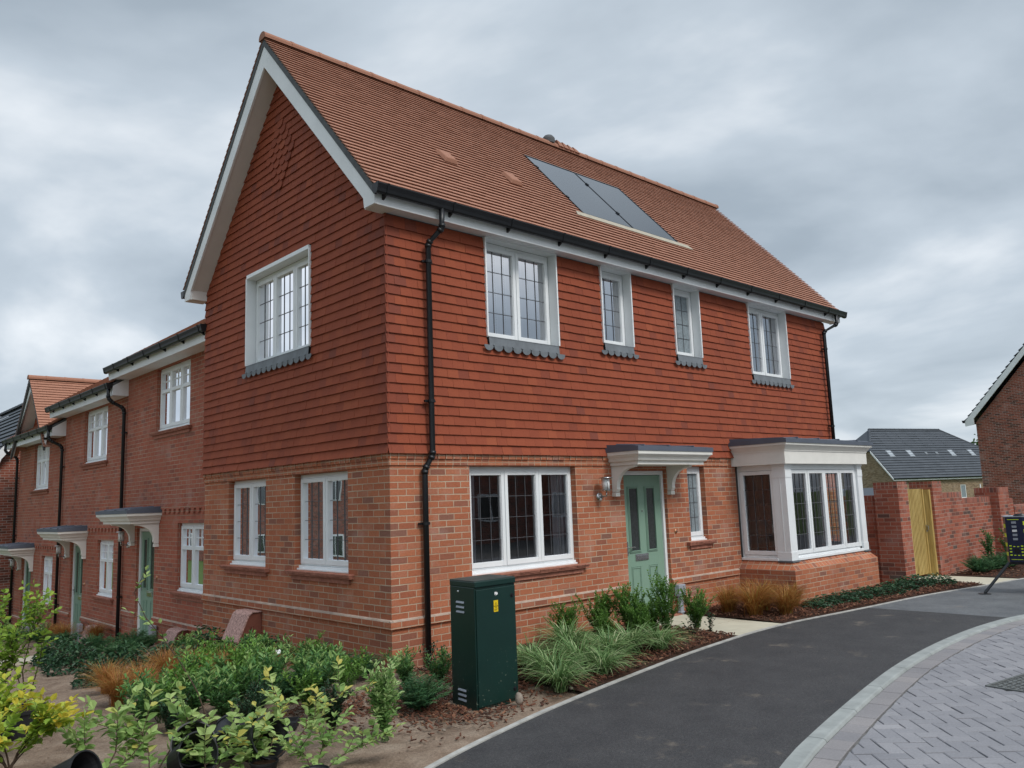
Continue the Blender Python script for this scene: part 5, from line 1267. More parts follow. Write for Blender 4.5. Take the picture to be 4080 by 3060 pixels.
# ================================================================ plants
def leaf(mb, p, d, up, L_, w_, tn, fold=.25, curl=.0):
    d = d.normalized(); s = d.cross(up)
    if s.length < 1e-3: s = d.orthogonal()
    s.normalize(); n = s.cross(d).normalized()
    b0 = p; m1 = p+d*L_*.35; m2 = p+d*L_*.72-n*L_*curl*.4; t = p+d*L_-n*L_*curl
    r1 = m1+s*w_*.5+n*w_*fold; r2 = m2+s*w_*.36+n*w_*fold*.7; l1 = m1-s*w_*.5+n*w_*fold; l2 = m2-s*w_*.36+n*w_*fold*.7
    i = len(mb.v); mb.v += [tuple(q) for q in (b0, r1, r2, t, l2, l1)]
    mb.f += [(i, i+1, i+2, i+3), (i, i+3, i+4, i+5)]; mb.t += [tn, tn]; mb.uv += [None, None]
def rv(r, s=1): return Vector((r.gauss(0, s), r.gauss(0, s), r.gauss(0, s)))
def shrub_mesh(seed, h, spread, nst, lpn, L_, w_, upness=.6, twigs=3, tipbright=.35, droop=.1, nodes=9, start=.12, fold=.25):
    r = random.Random(seed); st = MB(); lf = MB()
    for i in range(nst):
        a = r.uniform(0, 6.28); hh = h*r.uniform(.62, 1.0); sp = spread*r.uniform(.15, 1.0); p = Vector((r.uniform(-.03, .03), r.uniform(-.03, .03), 0)); pts = [p]
        for k in range(1, 7):
            t = k/6; pts.append(Vector((math.cos(a)*sp*t**1.15, math.sin(a)*sp*t**1.15, hh*(t-.12*droop*t*t)))+Vector((r.gauss(0, .012), r.gauss(0, .012), 0)))
        st.tube(pts, [.004*(1-.8*k/6)+.0012 for k in range(7)], 4, cap=False)
        def along(t):
            q = t*6; k = min(5, int(q)); return pts[k].lerp(pts[k+1], q-k), (pts[k+1]-pts[k]).normalized()
        br = [(None, 1)]
        for b in range(twigs):
            t0 = r.uniform(.2, .85); o, dr = along(t0); an = r.uniform(0, 6.28); d = (dr*.7+Vector((math.cos(an), math.sin(an), .25))*.8).normalized(); ln = h*r.uniform(.16, .34)*(1.1-t0*.5)
            tp = [o+d*ln*k/3+Vector((0, 0, .02*k*upness)) for k in range(4)]; st.tube(tp, [.002, .0017, .0013, .001], 3, cap=False)
            n = max(3, int(nodes*ln/h*2.2))
            for k in range(n):
                t = (k+.6)/n; q = t*3; kk = min(2, int(q)); pp = tp[kk].lerp(tp[kk+1], q-kk)
                for m in range(lpn):
                    an2 = r.uniform(0, 6.28); dd = d*(.55+.5*t)+Vector((math.cos(an2), math.sin(an2), r.uniform(-.1, .6)))*.9
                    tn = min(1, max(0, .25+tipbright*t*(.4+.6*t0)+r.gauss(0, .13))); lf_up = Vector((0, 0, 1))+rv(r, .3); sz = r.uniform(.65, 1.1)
                    leaf(lf, pp, dd, lf_up, L_*sz, w_*sz, tn, fold, r.uniform(0, .3))
        n = nodes
        for k in range(n):
            t = start+(1-start)*(k+.5)/n; o, dr = along(t)
            for m in range(lpn):
                an2 = r.uniform(0, 6.28)+k*2.4; dd = dr*(.4+.8*t**3)+Vector((math.cos(an2), math.sin(an2), upness*r.uniform(.1, 1)))*.9
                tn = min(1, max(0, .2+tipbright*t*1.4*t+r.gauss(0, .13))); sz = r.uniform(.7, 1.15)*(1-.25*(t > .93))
                leaf(lf, o, dd, Vector((0, 0, 1))+rv(r, .3), L_*sz, w_*sz, tn, fold, r.uniform(0, .3))
    return st, lf
def grass_mesh(seed, h, spread, n, w_, arch=.9, tmin=0, tmax=1, upright=.0):
    r = random.Random(seed); mb = MB()
    for i in range(n):
        a = r.uniform(0, 6.28); L_ = h*r.uniform(.6, 1.15); out = spread*r.uniform(.25, 1.0); c = Vector((r.gauss(0, .03), r.gauss(0, .03), 0)); tn = min(1, max(0, r.uniform(tmin, tmax)+r.gauss(0, .1)))
        d = Vector((math.cos(a), math.sin(a), 0)); s = Vector((-math.sin(a), math.cos(a), 0)); prev = None; tw = r.uniform(-.5, .5); m_ = 6; ar = arch*r.uniform(.6, 1.25)
        for k in range(m_+1):
            t = k/m_; z = L_*(t-ar*.62*t**2.4); x = out*(t**1.4)*(1-upright*.4); p = c+d*x+Vector((0, 0, max(.004, z))); wk = w_*(1-t**2.2)*.5+.0005; sd = (s+Vector((0, 0, tw*t))).normalized()
            cur = (p-sd*wk, p+sd*wk)
            if prev: mb.face([prev[0], prev[1], cur[1], cur[0]], tn)
            prev = cur
    return mb
def dome_mesh(seed, h, spread, n, L_, w_, fold=.2, lo=0, hi=.9):
    r = random.Random(seed); lf = MB(); st = MB()
    for i in range(n):
        a = r.uniform(0, 6.28); rr = spread*math.sqrt(r.random()); z = h*(1-(rr/spread)**2)*r.uniform(.35, 1)+.01; lump = .8+.35*mn.noise(Vector((math.cos(a)*rr*9, math.sin(a)*rr*9, seed)))
        p = Vector((math.cos(a)*rr, math.sin(a)*rr, z*lump)); an = r.uniform(0, 6.28); d = Vector((math.cos(an), math.sin(an), r.uniform(-.2, .7)))+Vector((math.cos(a), math.sin(a), 0))*.5
        sz = r.uniform(.6, 1.15); leaf(lf, p, d, Vector((0, 0, 1))+rv(r, .35), L_*sz, w_*sz, min(1, max(0, lo+(hi-lo)*(z/h*.6+r.gauss(.2, .18)))), fold, r.uniform(0, .35))
    for i in range(10):
        a = r.uniform(0, 6.28); st.tube([(0, 0, 0), (math.cos(a)*spread*.4, math.sin(a)*spread*.4, h*.45), (math.cos(a)*spread*.7, math.sin(a)*spread*.7, h*.6)], [.004, .003, .001], 4, cap=False)
    return st, lf
def feather_mesh(seed, h, spread, nst, L_, w_):
    r = random.Random(seed); st = MB(); lf = MB()
    for i in range(nst):
        a = r.uniform(0, 6.28); sp = spread*r.uniform(.1, 1); hh = h*r.uniform(.5, 1)*(1-.35*sp/spread); pts = [Vector((math.cos(a)*sp*t**1.3, math.sin(a)*sp*t**1.3, hh*(t*1.25-.35*t*t))) for t in [k/5 for k in range(6)]]
        st.tube(pts, [.0025]*5+[.001], 3, cap=False)
        for k in range(16):
            t = .2+.8*(k+.5)/16; q = t*5; kk = min(4, int(q)); p = pts[kk].lerp(pts[kk+1], q-kk); dr = (pts[kk+1]-pts[kk]).normalized(); side = dr.cross(Vector((0, 0, 1))).normalized()
            for sg in (-1, 1):
                d = side*sg+dr*.7+rv(r, .15); leaf(lf, p, d, Vector((0, 0, 1))+rv(r, .2), L_*r.uniform(.7, 1.15)*(1.1-.5*t), w_, min(1, max(0, .15+.6*t+r.gauss(0, .14))), .1, r.uniform(0, .4))
    return st, lf
PROTO = {}
def proto(kind, seeds, fn, mat_, stem='stem'):
    PROTO[kind] = []
    for sd in seeds:
        res = fn(sd); PROTO[kind].append((res, mat_, stem))
MESHC = {}
def plant(kind, name, label, cat, x, y, s=1.0, group=None, z=None, variant=None, rot=None, sz=None):
    v = PROTO[kind]; r = random.Random(int(x*1000)+int(y*777)); k = (variant if variant is not None else r.randrange(len(v))) % len(v)
    rot_ = rot if rot is not None else r.uniform(0, 6.28)
    if (kind, k) not in MESHC:
        res, mt, stm = v[k]; o = thing(name, None, None)
        if isinstance(res, tuple):
            a = res[0].build('stems', M[stm], o, recalc=False); b = res[1].build('foliage', M[mt], o, recalc=False)
        else:
            b = res.build('blades', M[mt], o, recalc=False)
        MESHC[(kind, k)] = o
    else:
        o = copy_tree(MESHC[(kind, k)])
        o.name = name
    o.location = (x, y, (G(x, y)-.015) if z is None else z); o.rotation_euler = (0, 0, rot_); o.scale = (s, s, s*(sz or 1))
    for kk in ('label', 'category', 'group'):
        if kk in o: del o[kk]
    return tag(o, label, cat, group)
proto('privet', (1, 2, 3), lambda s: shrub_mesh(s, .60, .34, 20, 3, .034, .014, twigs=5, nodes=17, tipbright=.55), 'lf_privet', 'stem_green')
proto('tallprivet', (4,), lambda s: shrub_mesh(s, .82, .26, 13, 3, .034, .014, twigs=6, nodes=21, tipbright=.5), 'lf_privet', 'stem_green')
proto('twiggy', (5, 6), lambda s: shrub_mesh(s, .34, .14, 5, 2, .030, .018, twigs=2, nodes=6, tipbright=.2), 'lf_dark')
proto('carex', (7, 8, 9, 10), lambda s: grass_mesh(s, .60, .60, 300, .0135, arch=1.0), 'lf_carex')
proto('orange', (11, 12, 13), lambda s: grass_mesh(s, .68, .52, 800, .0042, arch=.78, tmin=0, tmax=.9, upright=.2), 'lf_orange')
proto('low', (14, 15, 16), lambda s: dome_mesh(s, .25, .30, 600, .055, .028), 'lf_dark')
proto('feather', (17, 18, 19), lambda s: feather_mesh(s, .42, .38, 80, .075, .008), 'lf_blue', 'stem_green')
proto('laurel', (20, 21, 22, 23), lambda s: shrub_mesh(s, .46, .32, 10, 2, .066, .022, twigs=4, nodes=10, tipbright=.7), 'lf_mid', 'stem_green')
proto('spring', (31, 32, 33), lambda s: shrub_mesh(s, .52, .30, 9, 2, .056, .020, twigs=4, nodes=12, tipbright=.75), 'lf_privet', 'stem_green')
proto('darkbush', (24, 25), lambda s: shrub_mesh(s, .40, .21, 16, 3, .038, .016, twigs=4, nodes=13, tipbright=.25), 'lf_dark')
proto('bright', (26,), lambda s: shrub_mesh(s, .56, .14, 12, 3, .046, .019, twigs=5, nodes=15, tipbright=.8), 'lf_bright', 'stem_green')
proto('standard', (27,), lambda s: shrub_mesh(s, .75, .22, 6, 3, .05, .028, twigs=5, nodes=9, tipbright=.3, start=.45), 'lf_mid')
def P(kind, x, y, s, name, label, cat='shrub', group=None, **k): return plant(kind, name, label, cat, x, y, s, group, **k)

# ---- bed between the cabinet and the green door
P('privet', 2.25, -.40, .92, 'shrub', 'fine-leaved green shrub against the brick below the wide window, nearest the cabinet')
P('privet', 2.83, -.45, 1.05, 'shrub', 'fine-leaved green shrub in front of the plinth just left of the green door')
P('privet', 3.10, -.74, 1.2, 'shrub', 'bushy fine-leaved shrub hiding the foot of the green door')
P('privet', 2.92, -1.10, .85, 'shrub', 'low fine-leaved shrub behind the sedges and in front of the green door')
P('tallprivet', 3.27, -1.20, 1.12, 'shrub', 'tallest fine-leaved shrub, its tips reaching the lower door panels')
P('privet', 4.02, -1.10, .98, 'shrub', 'narrow fine-leaved shrub standing in front of the grey socket box')
P('twiggy', 3.50, -1.42, .9, 'small_shrub', 'sparse dark-leaved shrub at the left edge of the cream door path')
P('twiggy', 3.84, -1.44, 1.05, 'small_shrub', 'twiggy dark shrub on the corner of the bark bed where path and slabs meet')
cx = [(.93, -1.20, .9, 'variegated sedge clump hard against the right side of the green cabinet'), (.72, -1.70, .95, 'variegated sedge clump in front of the cabinet side, second from the cabinet'), (1.24, -1.58, 1.0, 'variegated sedge clump in the middle of the sedge drift'),
      (1.70, -1.60, 1.0, 'variegated sedge clump near the path edging, right of the middle'), (.50, -2.02, .8, 'small sedge clump spilling over the sandy strip at the path edging'), (2.25, -1.45, .95, 'variegated sedge clump in front of the bushy shrubs'),
      (2.55, -1.62, .85, 'last sedge clump of the drift, leaning over the edging'), (1.20, -1.95, .82, 'low sedge clump lying closest to the footpath'), (1.85, -.85, 1.05, 'sedge clump at the back, against the brick wall')]
for x, y, s, l in cx: P('carex', x, y, s, 'sedge', l, 'ornamental grass', 'variegated sedges beside the footpath')
for x, y, s, l in ((5.48, -.66, 1.0, 'orange sedge tuft nearest the brick wall left of the bay'), (5.42, -1.12, 1.1, 'largest orange-green sedge tuft beside the cream slabs'), (5.95, -.95, 1.05, 'orange sedge tuft in the middle of the group left of the bay'), (5.75, -1.42, .95, 'orange sedge tuft closest to the footpath edging'), (6.45, -1.15, .9, 'orange sedge tuft touching the corner of the bay plinth')):
    P('orange', x, y, s, 'orange_grass', l, 'ornamental grass', 'orange sedges left of the bay window')
lows = ['under the corner of the bay', 'below the left bay lights', 'below the second bay light', 'below the middle of the bay', 'below the right bay light', 'at the right end of the bay plinth', 'between bay and brick pier', 'at the foot of the gate pier', 'beside the gate slab']
for (x, y, s), l in zip(((6.62, -1.42, .85), (7.02, -1.38, .9), (7.42, -1.44, 1.0), (7.85, -1.48, 1.0), (8.3, -1.52, 1.0), (8.78, -1.58, 1.05), (9.35, -1.55, 1.1), (9.95, -1.55, 1.2), (10.5, -1.75, 1.1)), lows):
    P('low', x, y, s, 'ground_cover_plant', 'low dark evergreen plant '+l, 'ground cover', 'low evergreens in front of the bay')
for x, y, s, l in ((12.75, -1.7, 1.0, 'feathery green plant immediately right of the gate'), (13.4, -1.75, 1.0, 'second feathery plant right of the gate'), (14.2, -1.8, 1.0, 'third feathery plant at the foot of the garden wall')):
    P('feather', x, y, s*1.1, 'feathery_plant', l, 'plant')
P('standard', 13.9, -1.55, 1.15, 'leafy_shrub', 'upright leafy shrub on bare stems against the garden wall'); P('standard', 14.9, -1.6, 1.1, 'leafy_shrub', 'upright leafy shrub beside the third wall pier')
P('low', 15.2, -2.2, 1.1, 'ground_cover_plant', 'low leafy plant behind the leg of the security tower', 'ground cover', variant=1); P('low', 16.2, -2.5, 1.1, 'ground_cover_plant', 'low leafy plant beyond the security tower', 'ground cover')

P('privet', 2.55, -.80, .75, 'shrub', 'small fine-leaved shrub rising between the sedges and the wall', variant=1); P('privet', 3.45, -.85, .8, 'shrub', 'fine-leaved shrub right in front of the door threshold', variant=2)
# ---- large bed in front of the gable
where = lambda *a: a
for x, y, s, l in ((-.95, 7.15, 1.1, 'feathery green mound at the edge of the terrace path'), (-.45, 6.9, 1.15, 'feathery green mound second from the terrace path'), (.0, 7.4, .7, 'feathery green mound before the first terraced house'), (-.75, 6.1, .85, 'feathery green mound in the middle of the drift'),
                   (-.2, 5.3, .65, 'feathery green mound at the step between the two house walls'), (-.6, 4.9, .75, 'feathery green mound left of the brown meter box'), (-1.15, 5.3, 1.0, 'feathery green mound beside the dark evergreens'),
                   (-.15, 1.3, .8, 'feathery plant against the brick right of the meter box'), (-.35, .55, .8, 'feathery plant near the corner of the house'), (-.80, -1.55, .95, 'grassy feathery plant left of the cabinet on the bark'), (-1.0, -.2, .85, 'feathery plant among the laurels near the house corner')):
    P('feather', x, y, s, 'feathery_plant', l, 'plant')
for x, y, s, l in ((-1.45, 7.2, 1.1, 'dark evergreen mound at the bare soil corner'), (-1.5, 6.3, 1.2, 'dark evergreen mound on the left rim of the bed'), (-1.75, 5.2, 1.1, 'dark evergreen mound beside the bare sandy soil'), (-1.55, 3.6, 1.1, 'low dark evergreen behind the orange sedges'),
                   (-1.3, 2.9, 1.1, 'dark evergreen between feathery mounds and sedges'), (-.4, 4.0, 1.2, 'dark evergreen under the left gable window'), (-.28, 2.55, 1.0, 'dark evergreen at the foot of the brown meter box'), (-2.0, 3.1, .9, 'small dark evergreen on the left edge of the planting')):
    P('low', x, y, s*1.15, 'evergreen_mound', l, 'shrub', sz=1.5)
for x, y, s, l in ((-2.25, 2.1, 1.0, 'orange sedge tuft at the left end of the bed'), (-2.45, 1.1, 1.05, 'brightest orange sedge tuft by the bare soil'), (-2.1, 1.55, 1.0, 'orange sedge tuft second from the bare soil'), (-2.0, .45, .9, 'orange sedge tuft behind the nearest laurels'),
                   (-1.55, 1.55, .95, 'orange sedge tuft in the centre of the bed'), (-1.25, 2.2, .95, 'orange sedge tuft in front of the meter box'), (-1.2, 1.25, .85, 'orange sedge tuft swallowed by green shoots'), (-1.75, .9, .8, 'small orange sedge tuft among laurels')):
    P('orange', x, y, s*.70, 'orange_grass', l, 'ornamental grass', 'orange sedges in the large bed')
lau = [(-2.65, -.2, .95, 'on the left front rim of the bed'), (-2.35, .35, 1.05, 'behind the front rim on the left'), (-2.35, -.4, .9, 'over the black plant tray'), (-1.85, 1.0, 1.0, 'between two orange sedge tufts'), (-2.1, -.55, 1.0, 'in the front row above the toppled pots'), (-1.55, .45, 1.05, 'in the thick of the bed'),
       (-1.75, -.45, 1.0, 'in the second row from the front'), (-1.35, .1, 1.05, 'below the right gable window'), (-.65, 1.5, 1.15, 'tall against the gable brickwork'), (-.6, .95, 1.15, 'between house corner and meter box'), (-1.4, -.75, 1.0, 'in the front row near the yellow-tipped shrub'),
       (-.7, .3, 1.05, 'close to the house corner'), (-.8, 2.0, 1.15, 'right of the brown meter box'), (-1.1, .55, 1.0, 'holding the scrap of white litter'), (-1.15, -.4, .95, 'behind the bright variegated shrub'), (-.85, 2.7, 1.05, 'in front of the brown meter box'), (-1.05, 3.3, 1.0, 'left of the brown meter box')]
for i_, (x, y, s, l) in enumerate(lau): P('laurel', x, y, s*(.85 if x > -1.0 else 1.05)*(1, .85, 1.15, .95)[i_ % 4], 'laurel_shrub', 'leafy mid-green laurel shrub '+l, 'shrub', 'laurel shrubs in the large bed')
for x, y, s, l in ((-2.45, -.05, 1.0, 'fresh yellow-green shrub standing above the left orange sedges'), (-2.15, .15, 1.1, 'tallest fresh green shrub at the left front of the bed'), (-1.95, -.25, 1.0, 'fresh green shrub between dark-leaved shrubs in the front row'), (-1.65, .1, 1.1, 'fresh green shrub in the middle of the bed'),
                   (-1.35, .75, 1.1, 'fresh green shrub behind the white scrap of litter'), (-1.0, 1.15, 1.0, 'fresh green shrub reaching up against the gable brick'), (-.95, -.6, 1.0, 'fresh green shrub behind the pale variegated shrub'), (-.55, -.1, .95, 'fresh green shrub two steps left of the house corner'), (-1.5, -.95, .9, 'fresh green shrub just left of the bark patch'), (-.45, .85, 1.1, 'fresh green shoots against the plinth of the gable'), (-1.2, 1.9, 1.0, 'fresh green shrub in front of the brown meter box')):
    P('spring', x, y, s*(.75 if x > -1.05 else .95), 'spring_shrub', l)
P('darkbush', -2.55, -.55, .8, 'dark_shrub', 'small dark-leaved shrub on bare soil at the front left of the bed'); P('darkbush', -2.05, -.95, .75, 'dark_shrub', 'dark-leaved shrub behind the toppled black pots')
P('darkbush', -1.64, -1.55, .95, 'dark_shrub', 'dark rounded shrub with yellow leaves hanging over it'); P('darkbush', -1.9, -.75, .9, 'dark_shrub', 'dark-leaved shrub in the front row of laurels')
P('bright', -1.50, -2.08, 1.12, 'variegated_shrub', 'upright pale variegated shrub alone on the sand in front of the cabinet')
P('laurel', -.35, -.75, .7, 'laurel_shrub', 'small laurel beside the foot of the black downpipe', variant=2); P('laurel', -.05, -.9, .75, 'laurel_shrub', 'dark laurel tucked behind the cabinet', variant=1); P('twiggy', .25, -.35, 1.1, 'small_shrub', 'dark leafy plant at the foot of the corner downpipe')
P('laurel', -.05, -.25, .7, 'laurel_shrub', 'laurel against the brick corner of the house', variant=3)
for x, y, s, l in ((-2.3, .75, .62, 'small orange sedge showing between two fresh green shrubs'), (-1.7, 1.95, .7, 'olive and orange sedge on the rise towards the meter box'), (-1.45, .9, .7, 'orange sedge glimpsed in the middle of the shrubs'), (-1.0, .75, .6, 'orange sedge deep among the laurels near the gable')):
    P('orange', x, y, s*1.05, 'orange_grass', l, 'ornamental grass', 'orange sedges in the large bed', sz=1.15)
for x, y, s, l in ((-.35, 1.8, .75, 'grassy feathery plant along the foot of the gable wall'), (-1.3, -.15, .8, 'grassy feathery plant filling the centre front of the bed'), (-.3, .1, .75, 'feathery plant tucked against the corner brickwork'), (-.85, 1.55, .8, 'feathery plant behind the fresh green shrubs')):
    P('feather', x, y, s, 'feathery_plant', l, 'plant')
# ---- strip in front of the terrace
for x, y, s, l in ((.0, 10.4, .9, 'orange sedge by the first black downpipe of the terrace'), (-.25, 11.7, .95, 'orange sedge under the middle house window'), (-.1, 13.3, .9, 'orange sedge beside the middle green door'), (-.5, 14.9, .9, 'orange sedge under the far house window')):
    P('orange', x, y, s, 'orange_grass', l, 'ornamental grass', 'orange sedges along the terrace')
for x, y, s, l in ((-.45, 10.9, .9, 'feathery plant left of the terrace path'), (-.35, 12.6, .9, 'feathery plant before the middle terraced house'), (-.3, 14.2, .9, 'feathery plant near the second downpipe'), (-.4, 16.1, 1.0, 'feathery plant before the far terraced house')):
    P('feather', x, y, s, 'feathery_plant', l, 'plant')
for x, y, s, l in ((-.6, 12.1, 1.1, 'leafy green shrub in front of the middle terraced house'), (-.7, 13.8, 1.1, 'leafy green shrub between the middle and far terraced houses'), (-.6, 15.6, 1.2, 'leafy green shrub in front of the far terraced house'), (-.7, 17.6, 1.3, 'leafy green shrub by the farthest door')):
    P('laurel', x, y, s, 'laurel_shrub', l)

# ---- nursery plants in pots close to the viewer
def pot_parts(parent, c, r_, h, tilt=None, soil=True):
    b = MB(); prof = [(r_*.72, 0), (r_*.93, h*.88), (r_*1.0, h*.885), (r_*1.02, h), (r_*.95, h), (r_*.94, h*.9), (r_*.88, h*.8)]
    ax = Vector(tilt).normalized() if tilt else Vector((0, 0, 1))
    if not soil: prof += [(r_*.66, .01), (0, .01)]
    b.lathe(c, [(0, 0)]+prof, 28, axis=ax); o = b.build('pot', M['potblack'], parent)
    if soil:
        k = MB(); k.lathe(c, [(0, h*.86), (r_*.90, h*.84)], 20, axis=ax); k.build('compost', M['mulchbase'], o)
    return o
def wand(st, lf, pts, r_, L_, w_, every, tn0, tn1, rr, side=.0, start=.15):
    pts = [Vector(p) for p in pts]; st.tube(pts, [r_*(1-.75*k/(len(pts)-1)) for k in range(len(pts))], 6, cap=False)
    LL = [0]
    for a, b in zip(pts, pts[1:]): LL.append(LL[-1]+(b-a).length)
    s = LL[-1]*start
    while s < LL[-1]:
        for i in range(len(pts)-1):
            if LL[i] <= s <= LL[i+1]: o = pts[i].lerp(pts[i+1], (s-LL[i])/(LL[i+1]-LL[i])); d = (pts[i+1]-pts[i]).normalized(); break
        for sg in (-1, 1):
            an = rr.uniform(0, 6.28); sd = d.cross(Vector((0, 0, 1))).normalized()*sg
            dd = d*.5+sd*.8+Vector((0, 0, rr.uniform(-.35, .45)))+rv(rr, .2); z = rr.uniform(.7, 1.15)
            leaf(lf, o, dd, Vector((0, 0, 1))+rv(rr, .45), L_*z, w_*z, min(1, max(0, tn0+(tn1-tn0)*s/LL[-1]+rr.gauss(0, .15))), .14, rr.uniform(-.05, .3))
        s += every*rr.uniform(.7, 1.3)
    leaf(lf, pts[-1], (pts[-1]-pts[-2]), Vector((0, 0, 1))+rv(rr, .4), L_*.8, w_*.8, tn1, .14, .1)
def potted(label, c, r_, h, branches, seed, m, L_=.055, w_=.034, every=.028, tilt=None, tn=(.2, .7), sub=3, potz=None, soil=True, subl=.24):
    rr = random.Random(seed); z = G(c[0], c[1])-.02; o = thing('potted_shrub', label, 'potted shrub', (c[0], c[1], z))
    C_ = Vector((c[0], c[1], z)); pot_parts(o, C_ if not tilt else C_+Vector((0, 0, r_)), r_, h, tilt, soil)
    st, lf = MB(), MB()
    for b in branches:
        pts = [Vector(p) for p in b]; n = len(pts)
        wand(st, lf, pts, .0065, L_, w_, every*1.3, tn[0], tn[1], rr, start=.3)
        for k in range(sub):
            t = rr.uniform(.35, .95)*(n-1); i = min(n-2, int(t)); p = pts[i].lerp(pts[i+1], t-i); d = (pts[i+1]-pts[i]).normalized(); q = (d*.6+rv(rr, .55)); q.z = abs(q.z)*.6+.1; q.normalize(); ln = subl*rr.uniform(.6, 1.2)
            wand(st, lf, [p, p+q*ln*.5, p+q*ln+Vector((0, 0, .02))], .003, L_, w_, every, tn[0], tn[1], rr, start=.1)
    st.build('stems', M['stem'], o, recalc=False); lf.build('foliage', M[m], o, recalc=False)
    return o
def fan(c, n, h, sp, seed, z0=.18, lean=(0, 0)):
    rr = random.Random(seed); out = []; g = G(c[0], c[1])
    for i in range(n):
        a = 6.28*i/n+rr.uniform(-.4, .4); hh = h*rr.uniform(.7, 1.05); s = sp*rr.uniform(.4, 1.1)
        out.append([(c[0]+rr.gauss(0, .01), c[1]+rr.gauss(0, .01), g+z0)]+[(c[0]+math.cos(a)*s*t**1.2+lean[0]*t, c[1]+math.sin(a)*s*t**1.2+lean[1]*t, g+z0+(hh-z0)*(t-.1*t*t)) for t in (.25, .5, .75, 1)])
    return out
def fwd(px, pz, dist=0.0, base=(-2.60, -1.62)):              # point in the upright plane through the base, facing south-west
    return (base[0]+.736*px+.676*dist, base[1]-.676*px+.736*dist, pz)
potted('tall yellow-green shrub in a black pot at the left edge of the picture', (-3.62, .50), .16, .24, fan((-3.62, .50), 9, 1.15, .42, 1), 101, 'lf_lime', every=.032, sub=8, tn=(.05, .45))
potted('yellow-green shrub with bare lower stems standing in a wide black pot', (-3.38, .46), .18, .24, [[(-3.38, .46, .2), (-3.42, .44, .5), (-3.36, .47, .8), (-3.33, .45, 1.12)], [(-3.38, .46, .2), (-3.44, .5, .45), (-3.52, .5, .75)], [(-3.38, .46, .2), (-3.33, .4, .45), (-3.30, .38, .62)]], 102, 'lf_lime', every=.06, sub=3, tn=(.0, .35))
potted('bushy lime and yellow shrub in the bottom left corner', (-3.85, -1.32), .095, .12, fan((-3.85, -1.32), 7, .56, .34, 3), 103, 'lf_lime', L_=.078, w_=.050, every=.032, sub=6, tn=(.35, .95))
potted('lime shrub with rounded leaves behind the bottom left corner', (-3.85, -.35), .15, .22, fan((-3.85, -.35), 5, .66, .28, 4), 104, 'lf_lime', L_=.078, w_=.050, every=.034, sub=7, tn=(.25, .8))
potted('long whippy branch arching to the left out of a toppled pot', (-2.60, -1.72), .14, .22, [[fwd(0, .02), fwd(-.06, .22), fwd(-.16, .48), fwd(-.28, .68), fwd(-.42, .87), fwd(-.55, 1.02), fwd(-.64, 1.20), fwd(-.56, 1.36)]], 105, 'lf_pale', every=.10, sub=5, tilt=(.45, .55, .12), soil=False, tn=(.1, .8), subl=.14)
potted('pale green shrub with broad leaves and one upright spray beside the lime shrub', (-3.47, -1.79), .095, .12, [[(-3.47, -1.79, 0.050), (-3.28, -1.55, 0.200), (-3.25, -1.5, 0.336), (-3.26, -1.48, 0.448)], [(-3.47, -1.79, 0.050), (-3.2, -1.6, 0.160), (-3.08, -1.58, 0.272)], [(-3.47, -1.79, 0.050), (-3.42, -1.5, 0.176), (-3.5, -1.45, 0.288)]], 106, 'lf_pale', L_=.078, w_=.050, every=.036, sub=4, tn=(.3, .85))
potted('pale green shrub sprawling in front of the laurels, left of the tipped pots', (-3.17, -1.89), .095, .12, [[(-3.17, -1.89, 0.050), (-2.95, -1.66, 0.176), (-2.86, -1.62, 0.288), (-2.78, -1.58, 0.352)], [(-3.17, -1.89, 0.050), (-3.08, -1.6, 0.160), (-3.1, -1.5, 0.304)], [(-3.17, -1.89, 0.050), (-2.9, -1.75, 0.112), (-2.74, -1.78, 0.192)]], 107, 'lf_pale', L_=.078, w_=.050, every=.036, sub=5, tn=(.3, .8))
potted('sprawling pale green branch with yellow tips reaching towards the variegated shrub', (-2.53, -2.19), .095, .12, [[(-2.53, -2.19, 0.040), (-2.22, -2.05, 0.144), (-2.10, -2.08, 0.256), (-1.98, -2.1, 0.352), (-1.85, -2.13, 0.432)], [(-2.53, -2.19, 0.040), (-2.34, -1.95, 0.176), (-2.28, -1.92, 0.304), (-2.26, -1.9, 0.384)], [(-2.53, -2.19, 0.040), (-2.46, -2.0, 0.160), (-2.5, -1.98, 0.272)]], 108, 'lf_pale', L_=.070, w_=.044, every=.036, sub=5, tn=(.45, 1.0))
potted('low pale green shoots hugging the sand nearest the footpath', (-2.37, -2.59), .09, .11, [[(-2.37, -2.59, 0.030), (-2.08, -2.44, 0.080), (-1.95, -2.46, 0.120), (-1.85, -2.48, 0.176)], [(-2.37, -2.59, 0.030), (-2.2, -2.36, 0.112), (-2.12, -2.34, 0.192)], [(-2.37, -2.59, 0.030), (-2.32, -2.38, 0.112), (-2.36, -2.36, 0.176)]], 109, 'lf_pale', L_=.062, w_=.040, every=.036, sub=5, tn=(.3, .8))
potted('pale green low branches between the tipped black pots', (-2.89, -2.15), .095, .12, [[(-2.89, -2.15, 0.030), (-2.68, -1.92, 0.144), (-2.62, -1.88, 0.256)], [(-2.89, -2.15, 0.030), (-2.84, -1.94, 0.128), (-2.9, -1.92, 0.224)], [(-2.89, -2.15, 0.030), (-2.6, -2.02, 0.096), (-2.5, -2.05, 0.160)]], 110, 'lf_pale', L_=.078, w_=.050, every=.034, sub=5, tn=(.3, .9))
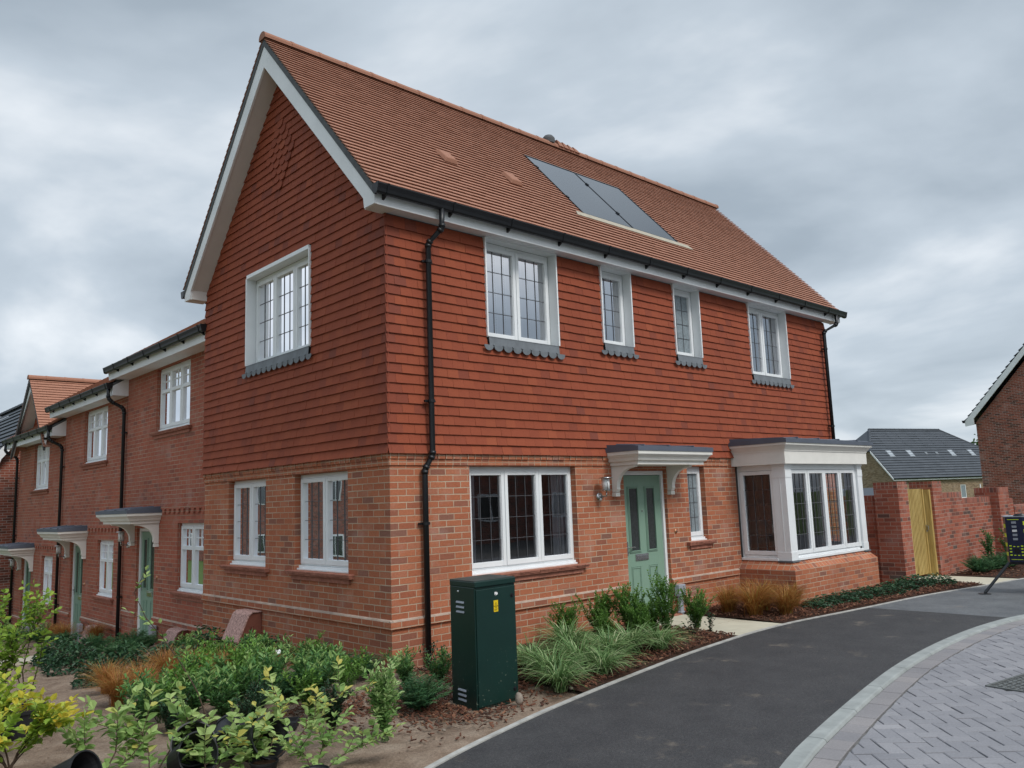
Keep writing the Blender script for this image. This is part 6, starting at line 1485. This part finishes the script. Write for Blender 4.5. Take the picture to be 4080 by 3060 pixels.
for i, (x, y, tl, rr_, l) in enumerate(((-3.66, -1.62, (.45, -.65, .25), .14, 'empty black plant pot lying on its side below the lime shrub'), (-2.93, -1.78, (.1, -.75, .3), .14, 'black pot tipped on its side, left one of the group on the sand'), (-2.80, -1.60, (-.2, -.7, .35), .145, 'black pot lying behind the other tipped pots'), (-2.47, -1.86, (.15, -.75, .35), .15, 'largest tipped black pot, right of the arching branch'))):
    o = thing('plant_pot', l, 'plant pot', (x, y, G(x, y))); pot_parts(o, Vector((x, y, G(x, y)+rr_*.75)), rr_, .24, tl, soil=False)
tr = thing('plant_tray', 'flat black plastic plant tray lying on the bare soil', 'plant tray', (-2.08, -1.02, .0))
b = MB(); FTR = lambda s, d, z: Vector((-2.10+s*.80+d*.6, -1.02-s*.6+d*.8, z)); b.box(FTR, (0, 0, -.01), (.38, .20, .012))
for q in (((0, 0), (.38, .012)), ((0, .188), (.38, .2)), ((0, .012), (.012, .188)), ((.368, .012), (.38, .188))): b.box(FTR, (q[0][0], q[0][1], .012), (q[1][0], q[1][1], .04))
b.build('tray', M['potblack'], tr)
lt = MB(); c = Vector((-1.15, .38, .34)); lt.face([c, c+Vector((.03, -.01, .015)), c+Vector((.035, -.03, -.015)), c+Vector((.005, -.02, -.03))]); lt.face([c, c+Vector((.005, -.02, -.03)), c+Vector((-.012, -.006, -.018)), c+Vector((-.01, 0, .02))])
tag(lt.build('litter', M['litter'], recalc=False), 'crumpled scrap of white paper caught in the laurel leaves', 'litter')
# distant tree between the bungalow and the red gable
def tree(name, lab, x, y, z, h, cr, n, L_, seed):
    r = random.Random(seed); o = thing(name, lab, 'tree', (x, y, z)); b = MB(); b.tube([(x, y, z), (x+.1, y, z+h*.4), (x, y+.1, z+h*.75)], [h*.03, h*.022, h*.008], 8)
    for k in range(7):
        a = k*.9; b.tube([(x, y, z+h*(.35+.05*k)), (x+math.cos(a)*cr*.6, y+math.sin(a)*cr*.6, z+h*(.5+.05*k))], [h*.01, h*.003], 5)
    b.build('trunk', M['stem'], o); lf = MB(); cl = [Vector((r.gauss(0, cr*.45), r.gauss(0, cr*.45), h*.62+r.gauss(0, h*.16))) for _ in range(26)]
    for i in range(n):
        c = r.choice(cl); p = Vector((x, y, z))+c+rv(r, cr*.17); leaf(lf, p, rv(r, 1)+Vector((0, 0, .1)), rv(r, 1), L_*r.uniform(.6, 1.2), L_*.6, r.random())
    lf.build('crown', M['lf_tree'], o, recalc=False); return o
tree('tree', 'distant green tree showing between the bungalow roof and the red gable', 130, 35.7, -4, 12.0, 3.6, 2600, .5, 5)
tree('tree', 'broad tree standing behind the viewer beside the opposite house', -14, -6, -.3, 8, 3.0, 3000, .4, 6)
